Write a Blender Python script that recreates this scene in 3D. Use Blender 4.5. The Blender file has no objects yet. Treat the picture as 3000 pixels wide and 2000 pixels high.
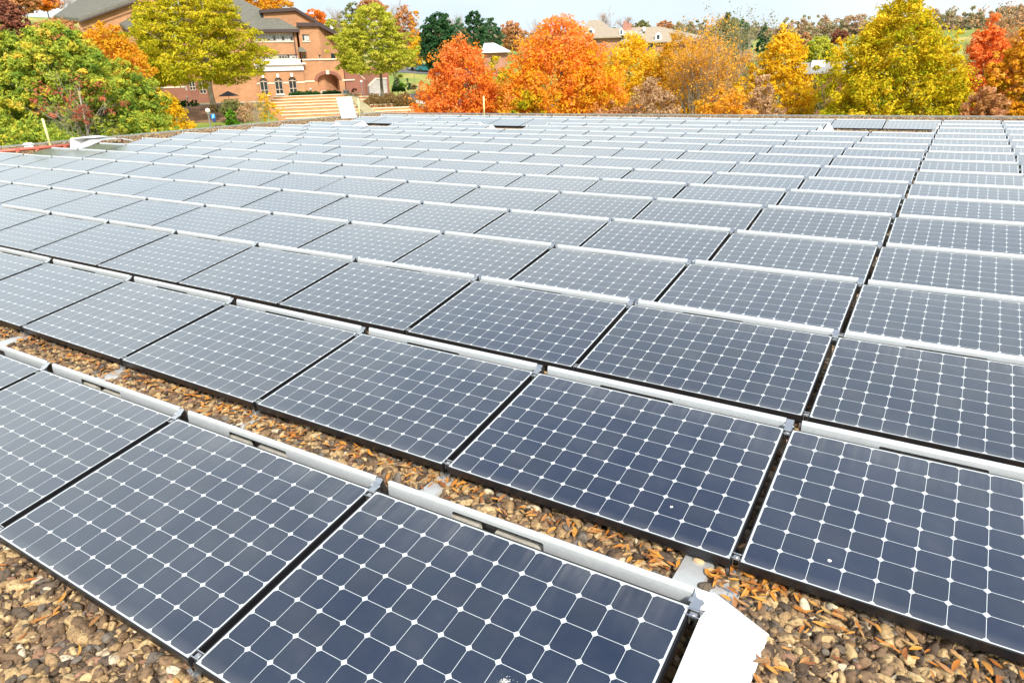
import bpy, math, random
import numpy as np
from mathutils import Vector, Matrix

S = bpy.context.scene
COL = S.collection
R_ = math.radians
rnd = random.Random(7)

# ------------------------------------------------------------------ camera
CAM = np.array([2.09956, -1.00376, 2.02838])
RM = np.array([[0.84911494, 0.52746989, -0.02791669],
               [0.17027030, -0.32336393, -0.93082963],
               [-0.50001184, 0.78562796, -0.36438560]])      # rows: right, down, forward
FPX = 2013.81
cam = bpy.data.cameras.new('camera')
cam.sensor_width = 36.0
cam.lens = 24.166
cam.clip_start = 0.05
cam.clip_end = 3000
co = bpy.data.objects.new('camera', cam)
COL.objects.link(co)
m4 = Matrix.Identity(4)
for i in range(3):
    m4[i][0] = RM[0][i]
    m4[i][1] = -RM[1][i]
    m4[i][2] = -RM[2][i]
    m4[i][3] = CAM[i]
co.matrix_world = m4
S.camera = co

# ------------------------------------------------------------------ light
SUN_EL, SUN_AZ = 41.0, 128.0          # azimuth clockwise from +Y
S.world = bpy.data.worlds.new('World')
S.world.use_nodes = True
wt = S.world.node_tree
wt.nodes.clear()
def wn(t, **k):
    n = wt.nodes.new(t)
    for a, b in k.items():
        setattr(n, a, b)
    return n
sky = wn('ShaderNodeTexSky', sky_type='NISHITA', sun_disc=False,
         sun_elevation=R_(SUN_EL), sun_rotation=R_(SUN_AZ))
sky.dust_density = 2.5
sky.air_density = 1.0
tc = wn('ShaderNodeTexCoord')
mp = wn('ShaderNodeMapping')
mp.inputs['Scale'].default_value = (1.1, 2.0, 4.2)
mp.inputs['Rotation'].default_value = (0.1, 0.0, 0.5)
nz = wn('ShaderNodeTexNoise')
nz.inputs['Scale'].default_value = 1.5
nz.inputs['Detail'].default_value = 7
nz.inputs['Roughness'].default_value = 0.55
nz.inputs['Distortion'].default_value = 0.5
rp = wn('ShaderNodeValToRGB')
rp.color_ramp.elements[0].position = 0.40
rp.color_ramp.elements[0].color = (0.10, 0.10, 0.10, 1)
rp.color_ramp.elements[1].position = 0.70
rp.color_ramp.elements[1].color = (.60, .60, .60, 1)
sx = wn('ShaderNodeSeparateXYZ')
el = wn('ShaderNodeMapRange')
el.inputs['From Min'].default_value = 0.42
el.inputs['From Max'].default_value = 0.84
el.inputs['To Min'].default_value = 1.0
el.inputs['To Max'].default_value = 0.0
mx = wn('ShaderNodeMath', operation='MAXIMUM')
sc = wn('ShaderNodeMath', operation='MULTIPLY')
sc.inputs[1].default_value = 0.9
mix = wn('ShaderNodeMix', data_type='RGBA')
bg = wn('ShaderNodeBackground')
bg.inputs['Strength'].default_value = 0.1
wo = wn('ShaderNodeOutputWorld')
L = wt.links.new
L(tc.outputs['Generated'], mp.inputs['Vector'])
L(mp.outputs['Vector'], nz.inputs['Vector'])
L(nz.outputs['Fac'], rp.inputs['Fac'])
L(tc.outputs['Generated'], sx.inputs[0])
L(sx.outputs['Z'], el.inputs['Value'])
L(el.outputs['Result'], sc.inputs[0])
L(sc.outputs[0], mx.inputs[0])
L(rp.outputs['Color'], mx.inputs[1])
L(mx.outputs[0], mix.inputs['Factor'])
L(sky.outputs['Color'], mix.inputs['A'])
cr_ = wn('ShaderNodeValToRGB')
for e_ in range(3): cr_.color_ramp.elements.new(.5)
for e_, (p_, c_) in zip(cr_.color_ramp.elements, [(0.0, (.475, .525, .55)), (.12, (.52, .58, .61)), (.36, (.76, .83, .845)), (.56, (1.06, 1.15, 1.15)), (1.0, (.44, .56, .74))]):
    e_.position = p_; e_.color = (*c_, 1)
L(sx.outputs['Z'], cr_.inputs['Fac'])
cm_ = wn('ShaderNodeMix', data_type='RGBA', blend_type='MULTIPLY')
cm_.inputs['Factor'].default_value = 1.0
st_ = wn('ShaderNodeValToRGB')
st_.color_ramp.elements[0].position = .30; st_.color_ramp.elements[0].color = (.80, .85, .92, 1)
st_.color_ramp.elements[1].position = .62; st_.color_ramp.elements[1].color = (1.12, 1.10, 1.06, 1)
L(nz.outputs['Fac'], st_.inputs['Fac'])
L(cr_.outputs['Color'], cm_.inputs['A']); L(st_.outputs['Color'], cm_.inputs['B'])
sc2_ = wn('ShaderNodeVectorMath', operation='SCALE'); sc2_.inputs['Scale'].default_value = 11.5
L(cm_.outputs['Result'], sc2_.inputs[0]); L(sc2_.outputs[0], mix.inputs['B'])
L(mix.outputs['Result'], bg.inputs['Color'])
L(bg.outputs['Background'], wo.inputs['Surface'])

sl = bpy.data.lights.new('sun', 'SUN')
sl.energy = 3.1
sl.angle = R_(5.0)
sl.color = (1.0, 0.95, 0.87)
so = bpy.data.objects.new('sun', sl)
COL.objects.link(so)
sd = Vector((math.sin(R_(SUN_AZ)) * math.cos(R_(SUN_EL)), math.cos(R_(SUN_AZ)) * math.cos(R_(SUN_EL)), math.sin(R_(SUN_EL))))
so.rotation_euler = sd.to_track_quat('Z', 'Y').to_euler()
so.location = (0, 0, 30)

S.render.engine = 'CYCLES'
S.view_settings.view_transform = 'Standard'
S.view_settings.look = 'None'
S.view_settings.gamma = 1.0
S.view_settings.exposure = 0.78

# ------------------------------------------------------------------ helpers
def ray(px, py):
    v = RM.T @ np.array([(px - 1500) / FPX, (py - 1000) / FPX, 1.0])
    return v / math.hypot(v[0], v[1])
def P(px, py, D):
    """point seen at photo pixel (of 3000x2000), at horizontal distance D"""
    return CAM + ray(px, py) * D
def onz(px, py, z):
    v = ray(px, py)
    return CAM + v * ((z - CAM[2]) / v[2])

def tag(o, label=None, cat=None, group=None, kind=None):
    if label: o['label'] = label
    if cat: o['category'] = cat
    if group: o['group'] = group
    if kind: o['kind'] = kind
    return o
def empty(name, loc=(0, 0, 0), label=None, cat=None, group=None):
    o = bpy.data.objects.new(name, None)
    o.empty_display_size = 0.2
    COL.objects.link(o)
    o.location = loc
    return tag(o, label, cat, group)
def link_mesh(name, me, mat, parent=None, smooth=False):
    if mat: me.materials.append(mat)
    if smooth:
        me.polygons.foreach_set('use_smooth', [True] * len(me.polygons))
    o = bpy.data.objects.new(name, me)
    COL.objects.link(o)
    if parent:
        o.parent = parent
        o.matrix_parent_inverse = Matrix.Translation(-Vector(parent.location))
    return o
class MB:
    """collects faces; coordinates in world space (or in any local frame T)"""
    def __init__(s, T=None):
        s.v = []; s.f = []; s.T = T
    def add(s, vs, fs):
        n = len(s.v)
        if s.T is not None:
            vs = [s.T(*p) for p in vs]
        s.v += [tuple(map(float, p)) for p in vs]
        s.f += [tuple(i + n for i in f) for f in fs]
    def quad(s, a, b, c, d): s.add([a, b, c, d], [(0, 1, 2, 3)])
    def box(s, x0, x1, y0, y1, z0, z1):
        s.add([(x0, y0, z0), (x1, y0, z0), (x1, y1, z0), (x0, y1, z0), (x0, y0, z1), (x1, y0, z1), (x1, y1, z1), (x0, y1, z1)],
              [(0, 3, 2, 1), (4, 5, 6, 7), (0, 1, 5, 4), (1, 2, 6, 5), (2, 3, 7, 6), (3, 0, 4, 7)])
    def hexa(s, pts):      # 8 points, bottom 4 then top 4
        s.add(pts, [(0, 3, 2, 1), (4, 5, 6, 7), (0, 1, 5, 4), (1, 2, 6, 5), (2, 3, 7, 6), (3, 0, 4, 7)])
    def prism(s, poly, fn0, fn1):   # poly list of (a,b); fn maps (a,b) to 3D
        n = len(poly)
        vs = [fn0(*p) for p in poly] + [fn1(*p) for p in poly]
        fs = [tuple(range(n - 1, -1, -1)), tuple(range(n, 2 * n))] + [(i, (i + 1) % n, n + (i + 1) % n, n + i) for i in range(n)]
        s.add(vs, fs)
    def slab(s, p, t):      # 4 corner points, thickened by vector t
        p = [np.array(q, float) for q in p]; t = np.array(t, float)
        s.hexa([tuple(q) for q in p] + [tuple(q + t) for q in p])
    def tube(s, pts, radii, n=8, caps=True):
        pts = [np.array(p, float) for p in pts]
        rings = []
        for i, p in enumerate(pts):
            d = pts[min(i + 1, len(pts) - 1)] - pts[max(i - 1, 0)]
            d = d / (np.linalg.norm(d) + 1e-9)
            a = np.cross(d, (0, 0, 1) if abs(d[2]) < .9 else (1, 0, 0)); a /= np.linalg.norm(a)
            b = np.cross(d, a)
            r = radii[i] if hasattr(radii, '__len__') else radii
            rings.append([tuple(p + r * (math.cos(2 * math.pi * k / n) * a + math.sin(2 * math.pi * k / n) * b)) for k in range(n)])
        vs = [q for rg in rings for q in rg]
        fs = []
        for i in range(len(pts) - 1):
            for k in range(n):
                fs.append((i * n + k, i * n + (k + 1) % n, (i + 1) * n + (k + 1) % n, (i + 1) * n + k))
        if caps:
            fs.append(tuple(range(n - 1, -1, -1))); fs.append(tuple(range((len(pts) - 1) * n, len(pts) * n)))
        s.add(vs, fs)
    def ball(s, c, r, seg=10, rings=7, sq=(1, 1, 1)):
        vs = []; fs = []
        for i in range(rings + 1):
            th = math.pi * i / rings
            for k in range(seg):
                ph = 2 * math.pi * k / seg
                vs.append((c[0] + r * sq[0] * math.sin(th) * math.cos(ph), c[1] + r * sq[1] * math.sin(th) * math.sin(ph), c[2] + r * sq[2] * math.cos(th)))
        for i in range(rings):
            for k in range(seg):
                fs.append((i * seg + k, (i + 1) * seg + k, (i + 1) * seg + (k + 1) % seg, i * seg + (k + 1) % seg))
        s.add(vs, fs)
    def build(s, name, mat, parent=None, smooth=False):
        me = bpy.data.meshes.new(name)
        me.from_pydata(s.v, [], s.f)
        me.update()
        return link_mesh(name, me, mat, parent, smooth)
def np_mesh(name, V, F, mat, parent=None, smooth=False, tone=None):
    """fast mesh: V (n,3), F (m,k) all the same size"""
    me = bpy.data.meshes.new(name)
    k = F.shape[1]
    me.vertices.add(len(V)); me.vertices.foreach_set('co', V.astype(np.float32).ravel())
    me.loops.add(F.size); me.loops.foreach_set('vertex_index', F.astype(np.int32).ravel())
    me.polygons.add(len(F))
    me.polygons.foreach_set('loop_start', np.arange(0, F.size, k, dtype=np.int32))
    me.polygons.foreach_set('loop_total', np.full(len(F), k, dtype=np.int32))
    me.update(calc_edges=True)
    if smooth: me.polygons.foreach_set('use_smooth', np.ones(len(F), bool))
    if tone is not None:
        a = me.attributes.new('tone', 'FLOAT', 'FACE'); a.data.foreach_set('value', tone.astype(np.float32))
    if mat: me.materials.append(mat)
    o = bpy.data.objects.new(name, me); COL.objects.link(o)
    if parent:
        o.parent = parent
        o.matrix_parent_inverse = Matrix.Translation(-Vector(parent.location))
    return o

# ------------------------------------------------------------------ materials
class NT:
    def __init__(s, name):
        s.m = bpy.data.materials.new(name); s.m.use_nodes = True
        s.t = s.m.node_tree; s.t.nodes.clear()
        s.out = s.n('ShaderNodeOutputMaterial')
    def n(s, t, **k):
        x = s.t.nodes.new(t)
        for a, b in k.items(): setattr(x, a, b)
        return x
    def l(s, a, b): s.t.links.new(a, b)
    def math(s, op, a, b=None, c=None):
        x = s.n('ShaderNodeMath', operation=op)
        for i, q in enumerate((a, b, c)):
            if q is None: continue
            if isinstance(q, (int, float)): x.inputs[i].default_value = q
            else: s.l(q, x.inputs[i])
        return x.outputs[0]
    def ramp(s, fac, stops, interp='LINEAR'):
        r = s.n('ShaderNodeValToRGB'); cr = r.color_ramp; cr.interpolation = interp
        while len(cr.elements) < len(stops): cr.elements.new(0.5)
        for e, (p, c) in zip(cr.elements, stops):
            e.position = p; e.color = (*c, 1) if len(c) == 3 else c
        s.l(fac, r.inputs['Fac']); return r.outputs['Color']
    def noise(s, vec, scale, detail=4, rough=.5, out='Fac'):
        x = s.n('ShaderNodeTexNoise'); x.inputs['Scale'].default_value = scale
        x.inputs['Detail'].default_value = detail; x.inputs['Roughness'].default_value = rough
        if vec is not None: s.l(vec, x.inputs['Vector'])
        return x.outputs[out]
    def mixc(s, f, a, b, mode='MIX'):
        x = s.n('ShaderNodeMix', data_type='RGBA', blend_type=mode)
        for key, q in (('Factor', f), ('A', a), ('B', b)):
            if isinstance(q, (int, float)): x.inputs[key].default_value = q
            elif isinstance(q, tuple): x.inputs[key].default_value = (*q, 1)
            else: s.l(q, x.inputs[key])
        return x.outputs['Result']
    def bsdf(s, **k):
        b = s.n('ShaderNodeBsdfPrincipled')
        for a, v in k.items():
            a = a.replace('_', ' ')
            if isinstance(v, tuple): v = (*v, 1)
            if isinstance(v, (int, float, tuple)): b.inputs[a].default_value = v
            else: s.l(v, b.inputs[a])
        s.l(b.outputs[0], s.out.inputs['Surface']); return b
    def bump(s, b, h, strength=.5, dist=.01):
        x = s.n('ShaderNodeBump'); x.inputs['Strength'].default_value = strength; x.inputs['Distance'].default_value = dist
        s.l(h, x.inputs['Height']); s.l(x.outputs[0], b.inputs['Normal'])
    def obj(s): return s.n('ShaderNodeTexCoord').outputs['Object']
    def pos(s): return s.n('ShaderNodeNewGeometry').outputs['Position']
    def island(s): return s.n('ShaderNodeNewGeometry').outputs['Random Per Island']

def simple(name, col, rough=.6, metal=0.0, var=.12, scale=3.0, bump=0.0, spec=.5):
    t = NT(name)
    f = t.noise(t.pos(), scale, 5, .6)
    c = t.ramp(f, [(.3, tuple(max(0, x * (1 - var)) for x in col)), (.7, tuple(min(1, x * (1 + var)) for x in col))])
    b = t.bsdf(Base_Color=c, Roughness=rough, Metallic=metal, Specular_IOR_Level=spec)
    if bump: t.bump(b, t.noise(t.pos(), scale * 12, 4), bump, .01)
    return t.m

def mat_cells():
    t = NT('solar_cells_under_glass')
    uv = t.n('ShaderNodeUVMap'); uv.uv_map = 'UVMap'
    sp = t.n('ShaderNodeSeparateXYZ'); t.l(uv.outputs[0], sp.inputs[0])
    p = .1275
    def axis(o, m, n):
        g = t.math('DIVIDE', t.math('SUBTRACT', o, m), p)
        fr = t.math('FRACT', g)
        a = t.math('MULTIPLY', t.math('ABSOLUTE', t.math('SUBTRACT', fr, .5)), p)
        ins = t.math('MULTIPLY', t.math('GREATER_THAN', g, 0.0), t.math('LESS_THAN', g, float(n)))
        return a, ins, t.math('FLOOR', g)
    a, ia, fa = axis(sp.outputs[0], .0145, 12)
    b, ib, fb = axis(sp.outputs[1], .0130, 8)
    c1 = t.math('MULTIPLY', t.math('LESS_THAN', a, .0627), t.math('LESS_THAN', b, .0627))
    c2 = t.math('LESS_THAN', t.math('ADD', a, b), .1125)
    cell = t.math('MULTIPLY', t.math('MULTIPLY', c1, c2), t.math('MULTIPLY', ia, ib))
    oi = t.n('ShaderNodeObjectInfo')
    cb = t.n('ShaderNodeCombineXYZ')
    t.l(fa, cb.inputs[0]); t.l(fb, cb.inputs[1])
    t.l(t.math('MULTIPLY', oi.outputs['Random'], 91.0), cb.inputs[2])
    wn_ = t.n('ShaderNodeTexWhiteNoise', noise_dimensions='3D'); t.l(cb.outputs[0], wn_.inputs[0])
    ccol = t.ramp(wn_.outputs['Value'], [(0, (.005, .0125, .036)), (.5, (.0065, .015, .038)), (1, (.010, .0165, .034))])
    pan = t.ramp(oi.outputs['Random'], [(0, (.8, .9, 1.05)), (1, (1.15, 1.08, 1.0))])
    ccol = t.mixc(1.0, ccol, pan, 'MULTIPLY')
    col = t.mixc(cell, (.58, .61, .62), ccol)
    # film of dust, thicker along the low edge, where rain leaves it
    n1 = t.noise(uv.outputs[0], 3.2, 7, .65)
    edge = t.n('ShaderNodeMapRange'); edge.inputs['From Min'].default_value = 0.0; edge.inputs['From Max'].default_value = .06
    edge.inputs['To Min'].default_value = .22; edge.inputs['To Max'].default_value = 0.0
    t.l(sp.outputs[1], edge.inputs['Value'])
    dust = t.math('ADD', t.math('MULTIPLY', t.math('POWER', n1, 3.0), .16), t.math('MULTIPLY', edge.outputs['Result'], n1))
    mpn = t.n('ShaderNodeMapping'); mpn.inputs['Scale'].default_value = (26, 2.2, 1)
    cb3 = t.n('ShaderNodeCombineXYZ'); t.l(sp.outputs[0], cb3.inputs[0]); t.l(sp.outputs[1], cb3.inputs[1]); t.l(t.math('MULTIPLY', oi.outputs['Random'], 53.0), cb3.inputs[2])
    t.l(cb3.outputs[0], mpn.inputs['Vector'])
    stn = t.noise(mpn.outputs[0], 1.0, 4, .6)
    te = t.n('ShaderNodeMapRange'); te.inputs['From Min'].default_value = .70; te.inputs['From Max'].default_value = 1.04
    te.inputs['To Min'].default_value = 0.0; te.inputs['To Max'].default_value = 1.0; t.l(sp.outputs[1], te.inputs['Value'])
    stk = t.math('MULTIPLY', t.math('POWER', te.outputs['Result'], 2.0), t.math('MULTIPLY', t.math('POWER', stn, 2.5), t.math('MULTIPLY', n1, .55)))
    dust = t.math('ADD', dust, stk)
    # small pale specks
    vo = t.n('ShaderNodeTexVoronoi'); vo.inputs['Scale'].default_value = 5.5; vo.inputs['Randomness'].default_value = 1
    cb2 = t.n('ShaderNodeCombineXYZ'); t.l(sp.outputs[0], cb2.inputs[0]); t.l(sp.outputs[1], cb2.inputs[1])
    t.l(t.math('MULTIPLY', oi.outputs['Random'], 37.0), cb2.inputs[2]); t.l(cb2.outputs[0], vo.inputs['Vector'])
    vs = t.n('ShaderNodeSeparateColor'); t.l(vo.outputs['Color'], vs.inputs[0])
    speck = t.math('LESS_THAN', vo.outputs['Distance'], t.math('MULTIPLY', t.math('POWER', vs.outputs[0], 6.0), .018))
    dust = t.math('MAXIMUM', dust, t.math('MULTIPLY', speck, .6))
    col = t.mixc(dust, col, (.50, .48, .44))
    bb = t.bsdf(Base_Color=col, Roughness=.34, Specular_IOR_Level=.5)
    bb.inputs['Coat Weight'].default_value = 1.0
    bb.inputs['Coat IOR'].default_value = 1.5
    rg = t.n('ShaderNodeMapRange'); t.l(n1, rg.inputs['Value'])
    rg.inputs['To Min'].default_value = .045; rg.inputs['To Max'].default_value = .13
    t.l(rg.outputs['Result'], bb.inputs['Coat Roughness'])
    return t.m

def mat_stone():
    t = NT('river_gravel')
    i = t.island()
    c = t.ramp(i, [(0, (.075, .046, .026)), (.13, (.17, .105, .055)), (.30, (.34, .22, .105)), (.43, (.11, .08, .055)), (.52, (.46, .32, .155)),
                   (.66, (.23, .145, .078)), (.78, (.16, .135, .11)), (.84, (.54, .39, .20)), (.93, (.30, .165, .10)), (.965, (.62, .53, .38))], 'CONSTANT')
    n = t.noise(t.pos(), 70, 6, .7)
    blot = t.ramp(n, [(.36, (.14, .12, .10)), (.47, (.9, .88, .85)), (.60, (1.15, 1.12, 1.08)), (.74, (1.6, 1.55, 1.45))])
    c = t.mixc(.8, c, blot, 'MULTIPLY')
    c = t.mixc(1.0, c, (.92, .90, .87), 'MULTIPLY')
    b = t.bsdf(Base_Color=c, Roughness=.75)
    t.bump(b, t.noise(t.pos(), 160, 5, .6), .5, .004)
    return t.m
def mat_gravelbed():
    t = NT('gravel_bed')
    def vor(s):
        v = t.n('ShaderNodeTexVoronoi'); v.inputs['Scale'].default_value = s; t.l(t.pos(), v.inputs['Vector']); return v
    v = vor(24)
    sc_ = t.n('ShaderNodeSeparateColor'); t.l(v.outputs['Color'], sc_.inputs[0])
    c = t.ramp(sc_.outputs[0], [(0, (.20, .14, .09)), (.2, (.46, .33, .20)), (.4, (.30, .215, .135)), (.55, (.58, .44, .28)), (.7, (.38, .27, .17)), (.85, (.68, .55, .38)), (.95, (.50, .28, .12))], 'CONSTANT')
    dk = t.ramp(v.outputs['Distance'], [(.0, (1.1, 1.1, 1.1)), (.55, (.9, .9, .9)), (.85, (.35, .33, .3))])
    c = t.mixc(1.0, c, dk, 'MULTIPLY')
    c = t.mixc(.6, c, t.ramp(t.noise(t.pos(), 3, 5, .6), [(.3, (.7, .66, .6)), (.7, (1.25, 1.2, 1.15))]), 'MULTIPLY')
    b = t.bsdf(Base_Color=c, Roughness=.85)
    t.bump(b, t.math('SUBTRACT', 1.0, v.outputs['Distance']), 1.0, .03)
    return t.m
def mat_leaf(name, stops, trans=.40):
    stops = [(p, tuple(min(.92, c * 1.12) for c in col)) for p, col in stops]
    t = NT(name)
    at = t.n('ShaderNodeAttribute'); at.attribute_name = 'tone'
    f = t.math('ADD', at.outputs['Fac'], t.math('MULTIPLY', t.math('SUBTRACT', t.island(), .5), .32))
    c = t.ramp(f, stops)
    d = t.n('ShaderNodeBsdfDiffuse'); t.l(c, d.inputs[0])
    tr = t.n('ShaderNodeBsdfTranslucent'); t.l(c, tr.inputs[0])
    m = t.n('ShaderNodeMixShader'); m.inputs[0].default_value = trans
    t.l(d.outputs[0], m.inputs[1]); t.l(tr.outputs[0], m.inputs[2])
    t.l(m.outputs[0], t.out.inputs['Surface'])
    return t.m
def mat_brick(name, c1, c2, mortar, U, scale=1.0):
    """brick courses laid along horizontal direction U"""
    t = NT(name)
    p = t.pos()
    dt = t.n('ShaderNodeVectorMath', operation='DOT_PRODUCT'); t.l(p, dt.inputs[0]); dt.inputs[1].default_value = U
    sp = t.n('ShaderNodeSeparateXYZ'); t.l(p, sp.inputs[0])
    cb = t.n('ShaderNodeCombineXYZ'); t.l(dt.outputs['Value'], cb.inputs[0]); t.l(sp.outputs['Z'], cb.inputs[1])
    br = t.n('ShaderNodeTexBrick'); t.l(cb.outputs[0], br.inputs['Vector'])
    br.inputs['Scale'].default_value = 1.0
    br.inputs['Brick Width'].default_value = .42; br.inputs['Row Height'].default_value = .15
    br.inputs['Mortar Size'].default_value = .014
    br.inputs['Color1'].default_value = (*c1, 1); br.inputs['Color2'].default_value = (*c2, 1); br.inputs['Mortar'].default_value = (*mortar, 1)
    n = t.ramp(t.noise(p, .5, 6, .65), [(.3, (.82, .82, .82)), (.7, (1.15, 1.12, 1.1))])
    c = t.mixc(1.0, br.outputs['Color'], n, 'MULTIPLY')
    b = t.bsdf(Base_Color=c, Roughness=.85)
    t.bump(b, br.outputs['Fac'], -.3, .01)
    return t.m
def mat_shingle(name, col):
    t = NT(name)
    p = t.pos()
    sp = t.n('ShaderNodeSeparateXYZ'); t.l(p, sp.inputs[0])
    w = t.math('FRACT', t.math('MULTIPLY', sp.outputs['Z'], 4.5))
    n = t.noise(p, 2.2, 6, .7)
    c = t.ramp(n, [(.3, tuple(x * .78 for x in col)), (.7, tuple(x * 1.2 for x in col))])
    c = t.mixc(t.math('MULTIPLY', t.math('LESS_THAN', w, .2), .35), c, tuple(x * .5 for x in col))
    t.bsdf(Base_Color=c, Roughness=.9)
    return t.m
def mat_grass():
    t = NT('lawn_grass')
    n = t.noise(t.pos(), .12, 6, .6)
    c = t.ramp(n, [(.32, (.13, .20, .035)), (.5, (.22, .28, .05)), (.62, (.42, .34, .09)), (.72, (.50, .30, .10))])
    n2 = t.noise(t.pos(), 2.5, 6, .7)
    c = t.mixc(.7, c, t.ramp(n2, [(.3, (.6, .62, .55)), (.7, (1.35, 1.3, 1.1))]), 'MULTIPLY')
    b = t.bsdf(Base_Color=c, Roughness=.9)
    t.bump(b, n2, .6, .2)
    return t.m
def mat_galv(name, base=(.55, .58, .60), rough=.38, metal=.75):
    t = NT(name)
    v = t.n('ShaderNodeTexVoronoi'); v.inputs['Scale'].default_value = 60; t.l(t.pos(), v.inputs['Vector'])
    s_ = t.n('ShaderNodeSeparateColor'); t.l(v.outputs['Color'], s_.inputs[0])
    c = t.ramp(s_.outputs[0], [(0, tuple(x * .96 for x in base)), (1, tuple(min(1, x * 1.03) for x in base))])
    n = t.noise(t.pos(), 5, 5, .6)
    c = t.mixc(.5, c, t.ramp(n, [(.3, (.93, .93, .92)), (.7, (1.05, 1.05, 1.05))]), 'MULTIPLY')
    t.bsdf(Base_Color=c, Roughness=t.ramp(n, [(.2, (rough - .03,) * 3), (.8, (rough + .05,) * 3)]), Metallic=metal)
    return t.m

M = {}
M['cells'] = mat_cells()
M['frame'] = simple('black_anodised_aluminium', (.011, .011, .013), .38, 0.0, .25, 9)
M['deflector'] = mat_galv('painted_wind_deflector', (.74, .77, .79), .36, .45)
M['sidewhite'] = simple('white_coated_sheet', (.80, .80, .80), .45, 0, .03, 8)
M['steel'] = mat_galv('stainless_clip', (.62, .62, .62), .3, .9)
M['galv'] = mat_galv('galvanised_sheet', (.60, .60, .58), .45, .45)
M['stone'] = mat_stone()
M['bed'] = mat_gravelbed()
M['fallen'] = None
t = NT('fallen_leaf')
cc = t.ramp(t.island(), [(0, (.22, .065, .015)), (.25, (.48, .17, .02)), (.5, (.62, .28, .04)), (.75, (.38, .17, .06)), (.9, (.50, .32, .12)), (1, (.15, .055, .02))])
t.bsdf(Base_Color=t.mixc(.5, cc, t.ramp(t.noise(t.pos(), 90, 4), [(.3, (.7, .65, .6)), (.7, (1.2, 1.2, 1.2))]), 'MULTIPLY'), Roughness=.6)
M['fallen'] = t.m
M['concrete'] = simple('concrete_block', (.44, .41, .35), .9, 0, .2, 12, .4)
M['coping'] = simple('metal_roof_edge', (.33, .34, .31), .5, .3, .1, 2)
M['clip'] = simple('dark_fastener', (.03, .035, .035), .5)
M['wallbr'] = simple('tan_wall', (.38, .30, .22), .9, 0, .15, 1)
M['redpaint'] = simple('red_oxide_pipe', (.50, .13, .085), .5, 0, .15, 6)
M['black'] = simple('black_rubber', (.012, .012, .012), .8)
M['yellow'] = simple('yellow_pvc', (.72, .70, .30), .5, 0, .08, 6)
M['whitep'] = simple('white_painted_metal', (.80, .80, .80), .4, 0, .03, 4)
M['ivory'] = simple('cream_stone_trim', (.66, .58, .44), .8, 0, .08, 2)
M['trimwhite'] = simple('white_cornice', (.78, .76, .72), .7, 0, .04, 2)
M['fascia'] = simple('dark_brown_fascia', (.05, .028, .025), .6, 0, .15, 2)
M['glassdark'] = simple('dark_window_glass', (.025, .035, .04), .08, 0, .4, .7, spec=.8)
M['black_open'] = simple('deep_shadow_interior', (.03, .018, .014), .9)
M['winframe'] = simple('tan_window_frame', (.52, .42, .31), .6)
M['asphalt'] = simple('asphalt', (.13, .13, .14), .9, 0, .2, 1.5)
M['paving'] = simple('pale_paving', (.50, .42, .33), .9, 0, .15, 1.2)
M['mulch'] = simple('mulch', (.30, .16, .09), .95, 0, .35, 2.5, .5)
M['bark'] = simple('tree_bark', (.20, .17, .12), .95, 0, .3, 4, .6)
M['barkpale'] = simple('pale_bark', (.36, .31, .24), .95, 0, .25, 4, .5)
M['twig'] = simple('twig_bark', (.27, .20, .155), .95, 0, .3, 4)
M['grass'] = mat_grass()
M['splat'] = simple('bird_dropping', (.78, .76, .70), .8)

# ------------------------------------------------------------------ terrain
def ground(x, y):
    dx = x - CAM[0]; dy = y - CAM[1]
    D = np.sqrt(dx * dx + dy * dy) + 1e-6
    az = np.degrees(np.arctan2(dx, dy))
    az = np.where(az > 120, az - 360, az)
    left = 1 / (1 + np.exp((az + 47) / 4.0))      # 1 towards the left hill
    z = np.interp(D, [0, 62, 76, 80, 96, 116, 135], [-6, -5.2, -3.1, -2.9, -.75, -.7, -.4])
    hl = np.interp(D, [116, 150, 215, 300, 600], [0, 6.5, 18.2, 18.0, 16])
    hr = np.interp(D, [116, 150, 240, 320, 600], [0, 3.2, 10.5, 15, 16])
    z = z + hl * left + hr * (1 - left)
    lowr = 1 / (1 + np.exp(-(az + 36) / 2.5))     # lower ground to the right, beyond the trees
    z = z - lowr * np.interp(D, [0, 60, 110, 200], [0, 2, 4.2, 0])
    z = z + .35 * np.sin(x * .07 + 1) * np.sin(y * .06) * np.clip((D - 125) / 60, 0, 1)
    return z
gx = np.concatenate([np.arange(-420, -180, 12), np.arange(-180, 60, 3), np.arange(60, 421, 15)]).astype(float)
gy = np.concatenate([np.arange(-150, -20, 12), np.arange(-20, 190, 3), np.arange(190, 481, 12)]).astype(float)
GX, GY = np.meshgrid(gx, gy)
V = np.stack([GX.ravel(), GY.ravel(), ground(GX, GY).ravel()], 1)
nx, ny = len(gx), len(gy)
ii = (np.arange(ny - 1)[:, None] * nx + np.arange(nx - 1)[None]).ravel()
g = np_mesh('ground', V, np.stack([ii, ii + 1, ii + nx + 1, ii + nx], 1), M['grass'], smooth=True)
tag(g, 'grassy ground rising to a hill behind the buildings', 'ground', kind='structure')
far = MB(); far.quad((-1500, -1500, -8), (1500, -1500, -8), (1500, 1500, -8), (-1500, 1500, -8))
tag(far.build('terrain', M['grass']), 'low grassland far around the campus', 'terrain', kind='structure')
def gz(p): return float(ground(np.array(p[0]), np.array(p[1])))
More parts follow.
